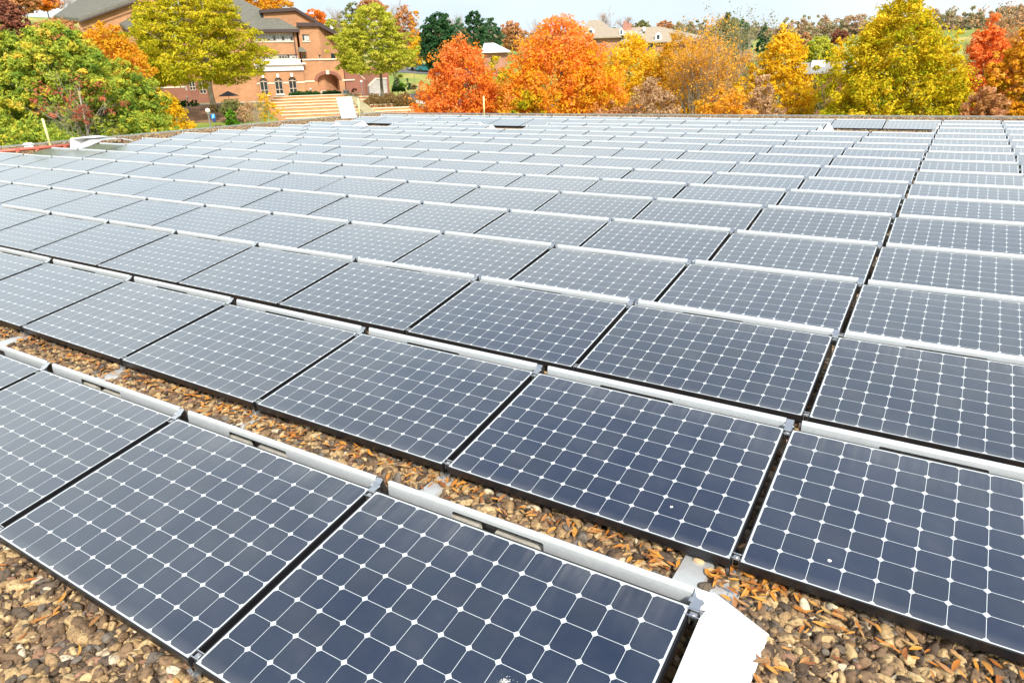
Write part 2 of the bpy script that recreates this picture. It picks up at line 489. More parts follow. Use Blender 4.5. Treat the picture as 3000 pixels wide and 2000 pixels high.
def patch(name, pxs, D, mat, lift, label, cat, kind='structure'):
    """ground-following sheet whose outline is given by (azimuth pixel, distance) pairs"""
    pts = []
    for (px, d) in pxs:
        p = P(px, 240, d); pts.append((p[0], p[1]))
    # fan subdivided
    n = 14
    a, b, c_, d_ = [np.array(q) for q in pts]
    V = []
    for i in range(n + 1):
        for j in range(n + 1):
            u, v = i / n, j / n
            q = (1 - u) * (1 - v) * a + u * (1 - v) * b + u * v * c_ + (1 - u) * v * d_
            V.append((q[0], q[1], gz(q) + lift))
    F = [(i * (n + 1) + j, (i + 1) * (n + 1) + j, (i + 1) * (n + 1) + j + 1, i * (n + 1) + j + 1) for i in range(n) for j in range(n)]
    return tag(np_mesh(name, np.array(V), np.array(F), mat, smooth=True), label, cat, kind=kind)
patch('path', [(420, 100), (830, 100), (840, 108), (420, 104)], 0, M['paving'], .03, 'pale paved terrace along the brick building', 'path')
patch('path', [(820, 100), (1290, 97), (1290, 111), (820, 111)], 0, M['paving'], .034, 'pale plaza above the brick seat steps', 'path')
patch('road', [(1180, 114), (1620, 118), (1620, 124), (1180, 120)], 0, M['asphalt'], .05, 'grey road crossing the lawn beside the evergreens', 'road')
patch('soil', [(500, 86), (700, 85), (700, 97), (500, 97)], 0, M['mulch'], .04, 'brown mulch bed below the round clipped shrubs', 'soil')
patch('soil', [(1080, 84), (1290, 86), (1290, 95), (1080, 93)], 0, M['mulch'], .06, 'brown mulch bed right of the seat steps', 'soil')
patch('path', [(1010, 68), (1300, 70), (1240, 78), (1020, 76)], 0, M['paving'], .05, 'pale path at the foot of the seat steps', 'path')
patch('parking_lot', [(1150, 146), (1400, 146), (1400, 160), (1150, 160)], 0, M['asphalt'], .06, 'asphalt car park on the slope behind the trees', 'parking lot')

# ------------------------------------------------------------------ our own roof
RX0, RY1 = -27.9, 31.3
bld = empty('flat_roofed_building', (-8, 12, -6), 'low wide building under the solar array, its flat roof spread with gravel', 'building')
m = MB(); m.box(RX0, 22, -12, RY1, -6.5, -.16); m.build('wall', M['wallbr'], bld)
m = MB(); m.box(RX0 - .02, 22.02, -12.02, RY1 + .02, -.155, -.112); m.build('roof', M['galv'], bld)
m = MB()
m.box(RX0 - .08, RX0 + .10, -12.1, RY1 + .08, -.11, -.012); m.box(RX0 + .103, 22, RY1 - .10, RY1 + .08, -.11, -.014)
m.box(RX0 - .11, RX0 + .06, -12.1, RY1 + .11, -.010, .004); m.box(RX0 + .063, 22, RY1 - .06, RY1 + .11, -.010, .0035)
cop = m.build('roof_edge', M['coping'], bld)
m = MB()
y = -8.0
while y < RY1 - .3:
    m.box(RX0 + .101, RX0 + .135, y, y + .05, -.095, -.03); y += rnd.choice((.55, 1.15, 1.7, 2.4))
x = RX0 + .9
while x < 14:
    m.box(x, x + .05, RY1 - .135, RY1 - .101, -.095, -.03); x += rnd.choice((.45, .8, 1.3, 1.9, 2.4))
m.build('fastener', M['clip'], cop)

# gravel bed sheet
n = 60
V = np.array([(RX0 + .1 + (22 - RX0 - .1) * i / n, -12 + (RY1 - .1 + 12) * j / n, -.108 + .05 * min(1, max(0, ((-12 + (RY1 - .1 + 12) * j / n) - 6) / 10))) for j in range(n + 1) for i in range(n + 1)])
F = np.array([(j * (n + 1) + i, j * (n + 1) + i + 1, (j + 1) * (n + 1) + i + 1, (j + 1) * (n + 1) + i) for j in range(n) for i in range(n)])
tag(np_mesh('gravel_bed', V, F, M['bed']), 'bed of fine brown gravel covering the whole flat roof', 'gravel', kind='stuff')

# stones
def ico(sub):
    t_ = (1 + 5 ** .5) / 2
    v = [(-1, t_, 0), (1, t_, 0), (-1, -t_, 0), (1, -t_, 0), (0, -1, t_), (0, 1, t_), (0, -1, -t_), (0, 1, -t_), (t_, 0, -1), (t_, 0, 1), (-t_, 0, -1), (-t_, 0, 1)]
    f = [(0, 11, 5), (0, 5, 1), (0, 1, 7), (0, 7, 10), (0, 10, 11), (1, 5, 9), (5, 11, 4), (11, 10, 2), (10, 7, 6), (7, 1, 8),
         (3, 9, 4), (3, 4, 2), (3, 2, 6), (3, 6, 8), (3, 8, 9), (4, 9, 5), (2, 4, 11), (6, 2, 10), (8, 6, 7), (9, 8, 1)]
    v = [np.array(p) / np.linalg.norm(p) for p in v]
    for _ in range(sub):
        c = {}; nf = []
        def mid(a, b):
            k = (min(a, b), max(a, b))
            if k not in c:
                q = v[a] + v[b]; v.append(q / np.linalg.norm(q)); c[k] = len(v) - 1
            return c[k]
        for a, b, d in f:
            x_, y_, z_ = mid(a, b), mid(b, d), mid(d, a)
            nf += [(a, x_, z_), (b, y_, x_), (d, z_, y_), (x_, y_, z_)]
        f = nf
    return np.array(v), np.array(f)
rng = np.random.default_rng(11)
def stone_field(name, regions, sub, density, label, mean=.0172, z0=-.100):
    bv, bf = ico(sub)
    variants = []
    for k in range(14):
        w = bv.copy()
        for _ in range(6):                       # planar knocks make pebbles with soft facets
            d = rng.normal(size=3); d /= np.linalg.norm(d); h = rng.uniform(.55, .9)
            s_ = w @ d; w -= np.outer(np.maximum(s_ - h, 0) * .85, d)
        w *= np.array([rng.uniform(1.0, 1.75), rng.uniform(.68, 1.0), rng.uniform(.48, .8)])
        variants.append(w)
    variants = np.array(variants)
    allp = []
    for (x0, x1, y0, y1) in regions:
        nn = int((x1 - x0) * (y1 - y0) * density)
        allp.append(np.stack([rng.uniform(x0, x1, nn), rng.uniform(y0, y1, nn)], 1))
    p = np.concatenate(allp)
    # only what the frame (plus a margin) can see
    q = np.concatenate([p, np.full((len(p), 1), -.1)], 1) - CAM
    q = q @ RM.T
    px = q[:, 0] / q[:, 2] * FPX; py = q[:, 1] / q[:, 2] * FPX
    p = p[(q[:, 2] > .2) & (abs(px) < 1900) & (py < 1500)]
    ok = np.ones(len(p), bool)
    for (a0, a1, b0, b1) in ((1.345, 1.50, 1.15, 1.74), (1.51, 1.65, 1.15, 1.50), (-.07, .03, 1.38, 1.52), (-3.25, -3.14, 1.36, 1.54), (-4.84, -4.71, 1.36, 1.54)):
        ok &= ~((p[:, 0] > a0) & (p[:, 0] < a1) & (p[:, 1] > b0) & (p[:, 1] < b1))
    p = p[ok]
    N = len(p)
    s_ = mean * np.exp(rng.normal(0, .42, N))
    s_ = np.clip(s_, .006, max(.036, mean * 1.3))
    yaw = rng.uniform(0, 2 * np.pi, N); pit = rng.normal(0, .4, N); rol = rng.normal(0, .4, N)
    cy, sy, cp, sp_, cr, sr = np.cos(yaw), np.sin(yaw), np.cos(pit), np.sin(pit), np.cos(rol), np.sin(rol)
    Rz = np.stack([np.stack([cy, -sy, 0 * cy], 1), np.stack([sy, cy, 0 * cy], 1), np.stack([0 * cy, 0 * cy, 1 + 0 * cy], 1)], 1)
    Ry = np.stack([np.stack([cp, 0 * cp, sp_], 1), np.stack([0 * cp, 1 + 0 * cp, 0 * cp], 1), np.stack([-sp_, 0 * cp, cp], 1)], 1)
    Rx = np.stack([np.stack([1 + 0 * cr, 0 * cr, 0 * cr], 1), np.stack([0 * cr, cr, -sr], 1), np.stack([0 * cr, sr, cr], 1)], 1)
    Rt = Rz @ Ry @ Rx
    base = variants[rng.integers(0, len(variants), N)] * s_[:, None, None]
    W = np.einsum('nij,nkj->nki', Rt, base)
    W[:, :, 0] += p[:, 0:1]; W[:, :, 1] += p[:, 1:2]
    W[:, :, 2] += (z0 + rng.uniform(-.004, .012, N))[:, None]
    nv = len(bv)
    F = (bf[None] + (np.arange(N) * nv)[:, None, None]).reshape(-1, 3)
    return tag(np_mesh(name, W.reshape(-1, 3), F, M['stone'], smooth=True), label, 'gravel', kind='stuff')
stone_field('gravel', [(-3.6, 1.7, -2.2, .12), (-7.5, 2.0, 1.12, 1.72), (1.5, 4.6, -1.2, 1.75)], 2, 1900, 'loose brown and tan river stones around the front panels')
stone_field('gravel', [(-12, 4.8, 2.68, 3.25)], 1, 1500, 'river stones showing in the slot behind the second row')
stone_field('gravel', [(-27.8, -22.4, 8, 31), (-27, 8, 26.1, 31.2), (-21.2, -17.8, 21.2, 24.2), (-13, -10.8, 21.2, 22.8), (-1.6, 1.6, 22.6, 26)], 0, 170, 'scattered stones along the far edges of the roof', .024, -.052)

# fallen leaves
def leaf_field(name, spots, label):
    Vs, Fs = [], []; k = 0
    for (x, y, z, L_) in spots:
        w = L_ * rng.uniform(.09, .17); yaw = rng.uniform(0, 6.28); curl = rng.uniform(-.5, .9); tw = rng.uniform(-.7, .7); lift = rng.uniform(0, .35)
        n = 7
        ca, sa = math.cos(yaw), math.sin(yaw)
        base = k
        for i in range(n + 1):
            s_ = i / n
            ww = w * math.sin(math.pi * min(max(s_ * .94 + .03, 0), 1)) ** .8
            bx = (s_ - .5) * L_; bend = curl * L_ * .35 * (s_ - .5) ** 2 * 4 * .5
            ang = tw * (s_ - .5) * 2
            for sgn in (-1, 0, 1):
                ox = bx; oy = sgn * ww * math.cos(ang) + bend * .5
                oz = bend * .5 + lift * L_ * s_ * .4 + sgn * ww * math.sin(ang) + (abs(sgn) * ww * .35)
                Vs.append((x + ox * ca - oy * sa, y + ox * sa + oy * ca, z + oz)); k += 1
        for i in range(n):
            for j in range(2):
                a = base + i * 3 + j
                Fs.append((a, a + 1, a + 4, a + 3))
    return tag(np_mesh(name, np.array(Vs), np.array(Fs), M['fallen'], smooth=True), label, 'leaves', kind='stuff')
sp_ = []
for _ in range(330):
    sp_.append((rng.uniform(-7.2, 2.0), rng.uniform(1.18, 1.6), -.07, rng.uniform(.035, .075)))
for _ in range(260):
    sp_.append((rng.uniform(-6, 1.7), 1.52 + rng.uniform(-.05, .05), -.065, rng.uniform(.04, .075)))
for _ in range(230):
    sp_.append((rng.uniform(-3.3, .6), rng.uniform(-1.6, -.02), -.07, rng.uniform(.04, .08)))
for _ in range(170):
    sp_.append((rng.uniform(1.85, 4.0), rng.uniform(-.2, 1.6), -.07, rng.uniform(.04, .08)))
for _ in range(95):
    sp_.append((rng.uniform(1.6, 4.0), 1.50 + rng.uniform(-.06, .06), -.066, rng.uniform(.04, .08)))
for _ in range(46):
    sp_.append((rng.normal(1.68, .10), rng.normal(1.56, .06), -.06, rng.uniform(.04, .075)))
for _ in range(34):
    sp_.append((rng.normal(1.27, .04), rng.normal(1.42, .10), -.06, rng.uniform(.04, .075)))
for _ in range(36):
    sp_.append((rng.normal(1.83, .03), rng.uniform(.55, 1.15), -.06, rng.uniform(.04, .075)))
for _ in range(150):
    sp_.append((rng.uniform(-10, 4), rng.uniform(2.85, 3.1), -.07, rng.uniform(.045, .09)))
for _ in range(14):
    g_ = rng.choice([1.585, 0.0 - .017, 1.585]); sp_.append((g_ + rng.uniform(-.01, .01), rng.uniform(1.7, 4.5), -.02, rng.uniform(.04, .07)))
sp_ = [q for q in sp_ if not (1.36 < q[0] < 1.50 and 1.15 < q[1] < 1.66 and rng.uniform() < .93)]
leaf_field('fallen_leaves', sp_, 'orange willow leaves lying among the roof stones')

# ------------------------------------------------------------------ solar panels
PW, PD, PH = 1.559, 1.046, .046
CP = 1.592984
ROWS = [(-0.0, -0.0, -0.0, 0.1576, 0.00737), (1.5701, 0.0091, 0.0086, 0.1552, -0.00128), (3.1152, 0.0126, 0.0206, 0.1707, -0.00119),
        (4.6828, -0.0015, 0.0018, 0.155, -0.00071), (6.2444, -0.0092, 0.008, 0.1693, -0.00105), (7.8019, 0.0033, 0.0105, 0.1836, -5e-05),
        (9.3332, 0.0097, 0.0062, 0.1723, 0.00026), (10.8598, 0.0032, 0.0005, 0.1653, -0.00032), (12.4482, -0.0019, 0.0025, 0.1664, -0.0014),
        (14.0168, 0.0017, -0.0033, 0.1734, -0.0035), (15.5674, 0.0022, -0.0035, 0.1749, -0.0026), (17.1301, -0.0026, -0.0031, 0.1668, -0.00209),
        (18.6904, -0.007, -0.0049, 0.1639, -0.00181), (20.251, -0.0074, -0.0031, 0.1635, -0.00193), (21.8029, -0.0043, -0.003, 0.1699, 0.00096),
        (23.3646, -0.0024, 0.0006, 0.1668, -0.00246), (24.9275, -0.0016, 0.0019, 0.1642, -0.0021)]
def frame_mesh():
    b = MB(); lip = .0065; c = .0012
    O = [(0, 0), (PW, 0), (PW, PD), (0, PD)]
    def ring(off, z): return [(off, off, z), (PW - off, off, z), (PW - off, PD - off, z), (off, PD - off, z)]
    rs = [ring(0.014, -PH), ring(0, -PH), ring(0, -c), ring(c, 0), ring(lip, 0), ring(lip, -.004)]
    vs = [p for r in rs for p in r]; fs = []
    for k in range(len(rs) - 1):
        for i in range(4):
            j = (i + 1) % 4
            fs.append((k * 4 + i, k * 4 + j, (k + 1) * 4 + j, (k + 1) * 4 + i))
    b.add(vs, fs); return b
def glass_obj(par):
    me = bpy.data.meshes.new('glass_face')
    o_ = .0062
    me.from_pydata([(o_, o_, -.0018), (PW - o_, o_, -.0018), (PW - o_, PD - o_, -.0018), (o_, PD - o_, -.0018)], [], [(0, 1, 2, 3)])
    uv = me.uv_layers.new(name='UVMap')
    for i, q in enumerate([(o_, o_), (PW - o_, o_), (PW - o_, PD - o_), (o_, PD - o_)]): uv.data[i].uv = q
    me.materials.append(M['cells'])
    o = bpy.data.objects.new('glass_face', me); COL.objects.link(o); o.parent = par
    return o
def loc_build(b, name, mat, par, smooth=False):
    me = bpy.data.meshes.new(name); me.from_pydata(b.v, [], b.f); me.update(); me.materials.append(mat)
    if smooth: me.polygons.foreach_set('use_smooth', [True] * len(me.polygons))
    o = bpy.data.objects.new(name, me); COL.objects.link(o); o.parent = par
    return o
def back(dy, dz):
    """roof-level offset from a panel's high edge -> panel frame"""
    ct, st = math.cos(.165), math.sin(.165)
    return PD + dy * ct + dz * st, -dy * st + dz * ct
def deflector_mesh(x0, x1, zs_=.0005):
    """rolled upright strip behind the high edge, folding back down to the stones; slot cut in its foot"""
    b = MB()
    prof = [(.041, -.042), (.041, -.022), (.0415, zs_), (.043, .016), (.046, .027), (.050, .034), (.055, .0365), (.061, .034)]
    s0, s1 = .425, .905
    def col_(xa, xb, k0):
        for (p, q_) in zip(prof[k0:-1], prof[k0 + 1:]):
            (ya, za), (yb, zb) = back(*p), back(*q_)
            b.quad((xa, ya, za), (xb, ya, za), (xb, yb, zb), (xa, yb, zb))
    col_(x0, s0, 0); col_(s1, x1, 0)
    col_(s0, s1, 2)
    # rounded corners of the slot
    y2, z2 = back(*prof[2]); y1, z1 = back(*prof[1]); r_ = .010
    for sx, c in ((1, s0), (-1, s1)):
        ym, zm = y1 + (y2 - y1) * .55, z1 + (z2 - z1) * .55
        b.add([(c, y2, z2), (c, ym, zm), (c + sx * r_ * .35, ym + (y2 - ym) * .7, zm + (z2 - zm) * .7), (c + sx * r_, y2, z2)], [(0, 1, 2, 3)])
    (ya, za), (yb, zb), (yc, zc_) = back(.061, .034), back(.205, -.262), back(.245, -.268)
    b.quad((x0, ya, za), (x1, ya, za), (x1, yb, zb), (x0, yb, zb))
    b.quad((x0, yb, zb), (x1, yb, zb), (x1, yc, zc_), (x0, yc, zc_))
    return b
def clamp_mesh(yc):
    """clip bridging the gap to the next panel: two raised bars, a plate and a bolt"""
    b = MB(); g0, g1 = PW, PW + .034
    gm = (g0 + g1) / 2
    b.box(g0 - .010, g1 + .010, yc - .016, yc - .0125, .0002, .0045)
    b.box(g0 - .010, g1 + .010, yc + .0125, yc + .016, .0002, .0045)
    b.box(g0 + .004, g1 - .004, yc - .0124, yc + .0124, -.010, -.006)
    b.tube([(gm, yc, -.0058), (gm, yc, -.001)], .006, 6)
    b.tube([(gm, yc, -.0058), (gm, yc, -.0045)], .009, 12)
    b.box(g0 + .003, g0 + .005, yc - .012, yc + .012, -.05, -.0062)
    b.box(g1 - .005, g1 - .003, yc - .012, yc + .012, -.05, -.0062)
    return b
def bracket_mesh():
    """folded plate carrying the joint of two deflectors behind the gap"""
    b = MB(); c = PW + .013; w = .020
    pr = [(-.014, -.004), (.012, .004), (.034, .016), (.054, .031)]
    for (p, q_) in zip(pr[:-1], pr[1:]):
        (ya, za), (yb, zb) = back(*p), back(*q_)
        b.hexa([(c - w, ya, za), (c + w, ya, za), (c + w, yb, zb), (c - w, yb, zb), (c - w, ya, za + .002), (c + w, ya, za + .002), (c + w, yb, zb + .002), (c - w, yb, zb + .002)])
    (ya, za) = back(.006, .0055)
    b.box(c - w - .009, c - w + .003, ya, ya + .022, za + .001, za + .004)
    b.box(c + w - .003, c + w + .007, ya + .004, ya + .020, za + .001, za + .004)
    (ya, za), (yb, zb) = back(.054, .031), back(.10, -.10)
    b.quad((c - w, ya, za), (c + w, ya, za), (c + w, yb, zb), (c - w, yb, zb))
    (ya, za), (yb, zb) = back(-.014, -.004), back(-.012, -.06)
    b.quad((c - w, ya, za), (c + w, ya, za), (c + w, yb, zb), (c - w, yb, zb))
    return b
def foot_mesh():
    b = MB(); c = PW + .017
    b.box(c - .018, c + .018, -.012, .03, -.075, -.072)
    b.box(c - .030, c - .020, -.014, .0, -.085, -.052)
    b.box(c + .020, c + .030, -.014, .0, -.085, -.052)
    b.box(c - .014, c + .014, -.0165, -.014, -.09, -.055)
    return b
def side_mesh(sgn, tilt):
    """sloping plate closing the open end of a row; in the panel's own frame (undo the tilt)"""
    ct, st = math.cos(tilt), math.sin(tilt)
    def T(x, Y, Z):            # roof-level offsets from the panel's low corner -> panel frame
        if sgn < 0: x = PW - x
        return (x, Y * ct + Z * st, -Y * st + Z * ct)
    zt = PD * st
    b = MB(T); th = .002
    A = (1.588, 1.035, zt - .012); A2 = (1.550, 1.083, zt + .0375); A3 = (1.635, 1.088, zt + .037)
    B = (1.800, 1.300, -.074); Cc = (1.765, -.06, -.080); Dd = (1.600, -.02, -.012); E = (1.600, .995, zt - .016)
    Bm = (1.79, .62, -.076)
    mid = (1.600, .5, .5 * (zt - .016 - .012))
    b.quad(A2, A, (1.61, 1.035, zt - .008), A3)
    b.add([E, (1.61, 1.035, zt - .008), A3, B, Bm, mid], [(0, 1, 2, 3, 4, 5)])
    b.quad(mid, Bm, Cc, Dd)
    b.quad(A2, A3, (1.642, 1.098, zt + .030), (1.550, 1.092, zt + .030))
    b.quad((1.550, 1.092, zt + .030), (1.642, 1.098, zt + .030), B, (1.60, 1.31, -.10))
    # return lip along the panel
    b.quad(E, mid, (1.600, .5, .5 * zt - .05), (1.600, .995, zt - .05))
    b.quad(mid, Dd, (1.600, -.02, -.05), (1.600, .5, .5 * zt - .05))
    return b

proto = empty('solar_panel')
tag(proto, None, 'solar panel', 'solar panels in tilted rows on the gravel roof')
p_frame = loc_build(frame_mesh(), 'frame', M['frame'], proto)
p_glass = glass_obj(proto)
p_defl = loc_build(deflector_mesh(.040, PW - .010), 'wind_deflector', M['deflector'], proto)
p_defl2 = loc_build(deflector_mesh(.040, PW - .010, -.009), 'wind_deflector', M['deflector'], proto)
p_cl1 = loc_build(clamp_mesh(PD - .035), 'clamp', M['steel'], proto)
p_cl2 = loc_build(clamp_mesh(.032), 'clamp', M['steel'], proto)
p_brk = loc_build(bracket_mesh(), 'joint_bracket', M['steel'], proto)
p_foot = loc_build(foot_mesh(), 'foot', M['steel'], proto)
side_me = {}
for s_ in (1, -1):
    o_ = loc_build(side_mesh(s_, .166), 'side_deflector', M['sidewhite'], proto)
    side_me[s_] = o_
def present(r, c):
    if c < -14: return False
    if r == 0: return -4 <= c <= 0
    if r == 1: return -6 <= c <= 2
    if c > 2: return False
    if r == 2: return c >= -10
    if r == 3: return c >= -12
    if r == 13 and c in (-13, -12, -8): return False
    if r == 14 and c in (-13, -12, -9, -8, -1, 0): return False
    if r == 15 and c in (-1, 0): return False
    return True
ORD = ['', 'first', 'second', 'third', 'fourth', 'fifth', 'sixth', 'seventh', 'eighth', 'ninth', 'tenth', 'eleventh', 'twelfth',
       'thirteenth', 'fourteenth', 'fifteenth', 'sixteenth', 'seventeenth', 'eighteenth']
def corner(c, r, u, v):
    Y, Z, dX, ti, sl_ = ROWS[r]
    X = c * CP + u + dX
    return np.array([X, Y + v * math.cos(ti), Z + v * math.sin(ti) + X * sl_])
def inframe(c, r):
    for u in (.02, .4, .8, 1.2, 1.54):
        for v in (.03, .35, .7, 1.03):
            q = RM @ (corner(c, r, u, v) - CAM)
            if q[2] > .1 and abs(q[0] / q[2] * FPX) < 1497 and -1000 < q[1] / q[2] * FPX < 997: return True
    return False
first = True
def child(src, root):
    o = src.copy(); COL.objects.link(o); o.parent = root; return o
npan = 0
for r in range(17):
    Y, Z, dX, ti, slp = ROWS[r]
    cols = [c for c in range(2, -15, -1) if present(r, c) and inframe(c, r)]
    for k, c in enumerate(cols):
        if first: root = proto
        else: root = proto.copy(); COL.objects.link(root)
        jt, js = rnd.gauss(0, .0025), rnd.gauss(0, .0012)
        ex = Vector((1, 0, slp + js)).normalized()
        ey = Vector((0, math.cos(ti + jt), math.sin(ti + jt))); ez = ex.cross(ey).normalized(); ey = ez.cross(ex)
        Mx = Matrix.Identity(4); cr = corner(c, r, 0, 0)
        for i in range(3):
            Mx[i][0] = ex[i]; Mx[i][1] = ey[i]; Mx[i][2] = ez[i]; Mx[i][3] = cr[i]
        root.matrix_world = Mx
        rend = not present(r, c + 1) and c != 2
        lend = not present(r, c - 1) and (c == -14 or r >= 13)
        lab = '%s solar panel from the right in the %s row counted from the front' % (ORD[k + 1], ORD[r + 1])
        if (r, c) == (0, 0): lab = 'nearest solar panel, marked with two bird droppings, beside the white side plate'
        elif (r, c) == (0, -1): lab = 'front row solar panel immediately left of the nearest one, low edge over river stones'
        elif (r, c) == (1, 1): lab = 'large cropped solar panel at the right edge, one round white spot, rightmost in second row'
        root['label'] = lab; root['category'] = 'solar panel'; root['group'] = 'solar panels in tilted rows on the gravel roof'
        if not first:
            child(p_frame, root); child(p_glass, root); child(p_defl if r == 0 else p_defl2, root)
            if not rend:
                child(p_brk, root)
                if r < 9: child(p_cl1, root)
                if r < 4: child(p_cl2, root)
                if r < 3: child(p_foot, root)
            else:
                if r < 4: child(p_cl1, root)
        if rend:
            o = child(side_me[1], root); o.name = 'side_deflector'
        if lend and (r not in (6, 7)):
            o = child(side_me[-1], root); o.name = 'side_deflector'
        if first:
            first = False; nearest = root
        npan += 1
bpy.data.objects.remove(p_defl2)
# the copied originals of the side plates are not needed on the first panel
for s_ in (1, -1):
    bpy.data.objects.remove(side_me[s_])
print('panels', npan)

# droppings on the glass
def splat(cx, cy, R, par, n=70, solid=False):
    b = MB(); vs = []
    z = -.0012
    if solid:
        b.add([(cx + R * math.cos(a * .524) * rnd.uniform(.85, 1.1), cy + R * math.sin(a * .524) * rnd.uniform(.85, 1.1), z) for a in range(12)], [tuple(range(12))])
    else:
        for _ in range(n):
            a = rnd.uniform(0, 6.283); d = R * abs(rnd.gauss(0, .5)); r_ = R * rnd.uniform(.015, .075) * (1.5 - min(1, d / R))
            x_, y_ = cx + d * math.cos(a), cy + d * math.sin(a); l_ = r_ * rnd.uniform(1, 3)
            ca, sa = math.cos(a), math.sin(a)
            b.add([(x_ + l_ * ca, y_ + l_ * sa, z), (x_ - r_ * sa, y_ + r_ * ca, z), (x_ - l_ * ca, y_ - l_ * sa, z), (x_ + r_ * sa, y_ - r_ * ca, z)], [(0, 1, 2, 3)])
    return loc_build(b, 'bird_dropping', M['splat'], par)
# nearest panel: cells 9..10 from the left, 5th and 7th from the top
splat(.0145 + .1275 * 8.45, 1.033 - .1275 * 4.45, .030, nearest)
splat(.0145 + .1275 * 8.95, 1.033 - .1275 * 5.55, .026, nearest, 45)
for o in list(bpy.data.objects):
    if o.type == 'EMPTY' and o.get('label', '').startswith('large cropped'):
        splat(.0145 + .1275 * 2.55, .013 + .1275 * 1.25, .0085, o, solid=True)
    if o.type == 'EMPTY' and o.get('label', '').startswith('second solar panel from the right in the second'):
        splat(.0145 + .1275 * 9.4, .013 + .1275 * 1.55, .0075, o, solid=True)

# concrete ballast under the slot of the front deflectors
for (r, c, lab) in ((0, 0, 'under the nearest panel'), (0, -1, 'under the second front panel'), (0, -2, 'under the third front panel')):
    for (a, b_, w) in ((.34, .56, 'left'), (.64, 1.02, 'right')):
        p0 = corner(c, r, a, 1.0); p1 = corner(c, r, b_, 1.0)
        b = MB(); z = p0[2]
        x0, x1 = p0[0], p1[0]; y0 = p0[1] + .046 + .050; y1 = p0[1] + .046 + .094
        e = .006
        b.hexa([(x0, y0, -.10), (x1, y0, -.10), (x1, y1, -.10), (x0, y1, -.10), (x0 + e, y0 + e, z - .040), (x1 - e, y0 + e, z - .045), (x1 - e, y1 - e, z - .040), (x0 + e, y1 - e, z - .040)])
        tag(b.build('concrete_block', M['concrete']), 'grey ballast block seen in the deflector slot, %s one %s' % (w, lab), 'concrete block', 'ballast blocks below the front deflectors')

# base rails lying in the stones between the rows
rails = [(1.352, 1.492, 1.20, 1.72, -.072, 'wide bare metal plate running from the front side plate to the second row'),
         (1.515, 1.640, 1.22, 1.52, -.080, 'ribbed metal plate right of the wide plate, half under stones'),
         (-.075, .035, 1.30, 1.60, -.082, 'metal plate with a notched end behind the front gap beside the nearest panel'),
         (-1.66, -1.55, 1.28, 1.60, -.083, 'brownish plate in the stones behind the second front panel'),
         (-3.26, -3.13, 1.28, 1.60, -.081, 'pale flat plate in the stones near the left side'),
         (-4.85, -4.70, 1.28, 1.62, -.076, 'pale flat plate in the stones at the far left edge')]
for (x0, x1, y0, y1, z, lab) in rails:
    b = MB(); c_ = .008
    b.hexa([(x0, y0, z - .02), (x1, y0, z - .02), (x1, y1, z - .02), (x0, y1, z - .02), (x0 + c_, y0, z), (x1 - c_, y0, z), (x1 - c_, y1, z), (x0 + c_, y1, z)])
    if 'ribbed' in lab: b.hexa([(x1 - .045, y0, z), (x1 - .030, y0, z), (x1 - .030, y1, z), (x1 - .045, y1, z), (x1 - .042, y0, z + .006), (x1 - .033, y0, z + .006), (x1 - .033, y1, z + .006), (x1 - .042, y1, z + .006)])
    tag(b.build('base_rail', M['galv']), lab, 'metal plate', 'base rails between the first two rows')
b = MB(); b.ball((1.425, 1.585, -.068), .022, 12, 8, (1.25, .7, .5))
M['tanstone'] = simple('tan_stone', (.62, .42, .22), .8, 0, .15, 30)
tag(b.build('stone', M['tanstone'], smooth=True), 'single flat orange tan stone lying on the wide metal plate', 'stone')

# ------------------------------------------------------------------ things on the roof
RZ = -.10
def pole(px, py_base, zb, h, lab, basebox=True, lean=(0, 0)):
    p = onz(px, py_base, zb)
    t_ = empty('marker_pole', p, lab, 'pole', 'yellow poles at the roof edge')
    b = MB(); q = p + np.array([lean[0], lean[1], h])
    b.tube([p + [0, 0, .03], q], .042, 10); b.tube([q, q + [0, 0, .02]], [.046, .03], 10); b.build('tube', M['yellow'], t_, True)
    b = MB(); b.tube([p - [0, 0, .04], p + [0, 0, .05]], [.16, .13], 14); b.build('base', M['whitep'] if basebox else M['yellow'], t_)
    return t_
pole(149, 432, -.05, .98, 'pale yellow pole behind the red pipe at the left edge of the roof', lean=(-.06, .0))
pole(1055, 347, -.10, 1.02, 'pale yellow pole just right of the open white hatch lid')
pole(1419, 343, -.10, 1.02, 'pale yellow pole in front of the big orange tree, right of the other two')

h0 = onz(1024, 351, -.1)
hatch = empty('roof_hatch', h0, 'open white roof hatch with its thick lid standing upright near the far left corner', 'roof hatch')
f2 = (np.array([h0[0], h0[1]]) - CAM[:2]); f2 /= np.linalg.norm(f2)
fw = np.array([f2[0], f2[1], 0]); rt = np.array([f2[1], -f2[0], 0]); up = np.array([0, 0, 1.0])
def HT(a, b_, c): return h0 + rt * a + fw * b_ + up * c
b = MB(HT); b.box(-.42, .42, .02, .95, 0, .16); b.build('curb', M['galv'], hatch)
b = MB(HT); b.hexa([(-.40, .02, .10), (.38, -.02, .10), (.38, .08, .10), (-.40, .12, .10), (-.56, .16, 1.13), (.22, .12, 1.15), (.22, .22, 1.15), (-.56, .26, 1.13)])
b.build('lid', M['sidewhite'], hatch)
b = MB(HT); b.tube([(.30, .3, .12), (.18, .2, .75)], .014, 6); b.tube([(-.34, .3, .12), (-.46, .2, .75)], .014, 6); b.build('strut', M['steel'], hatch)

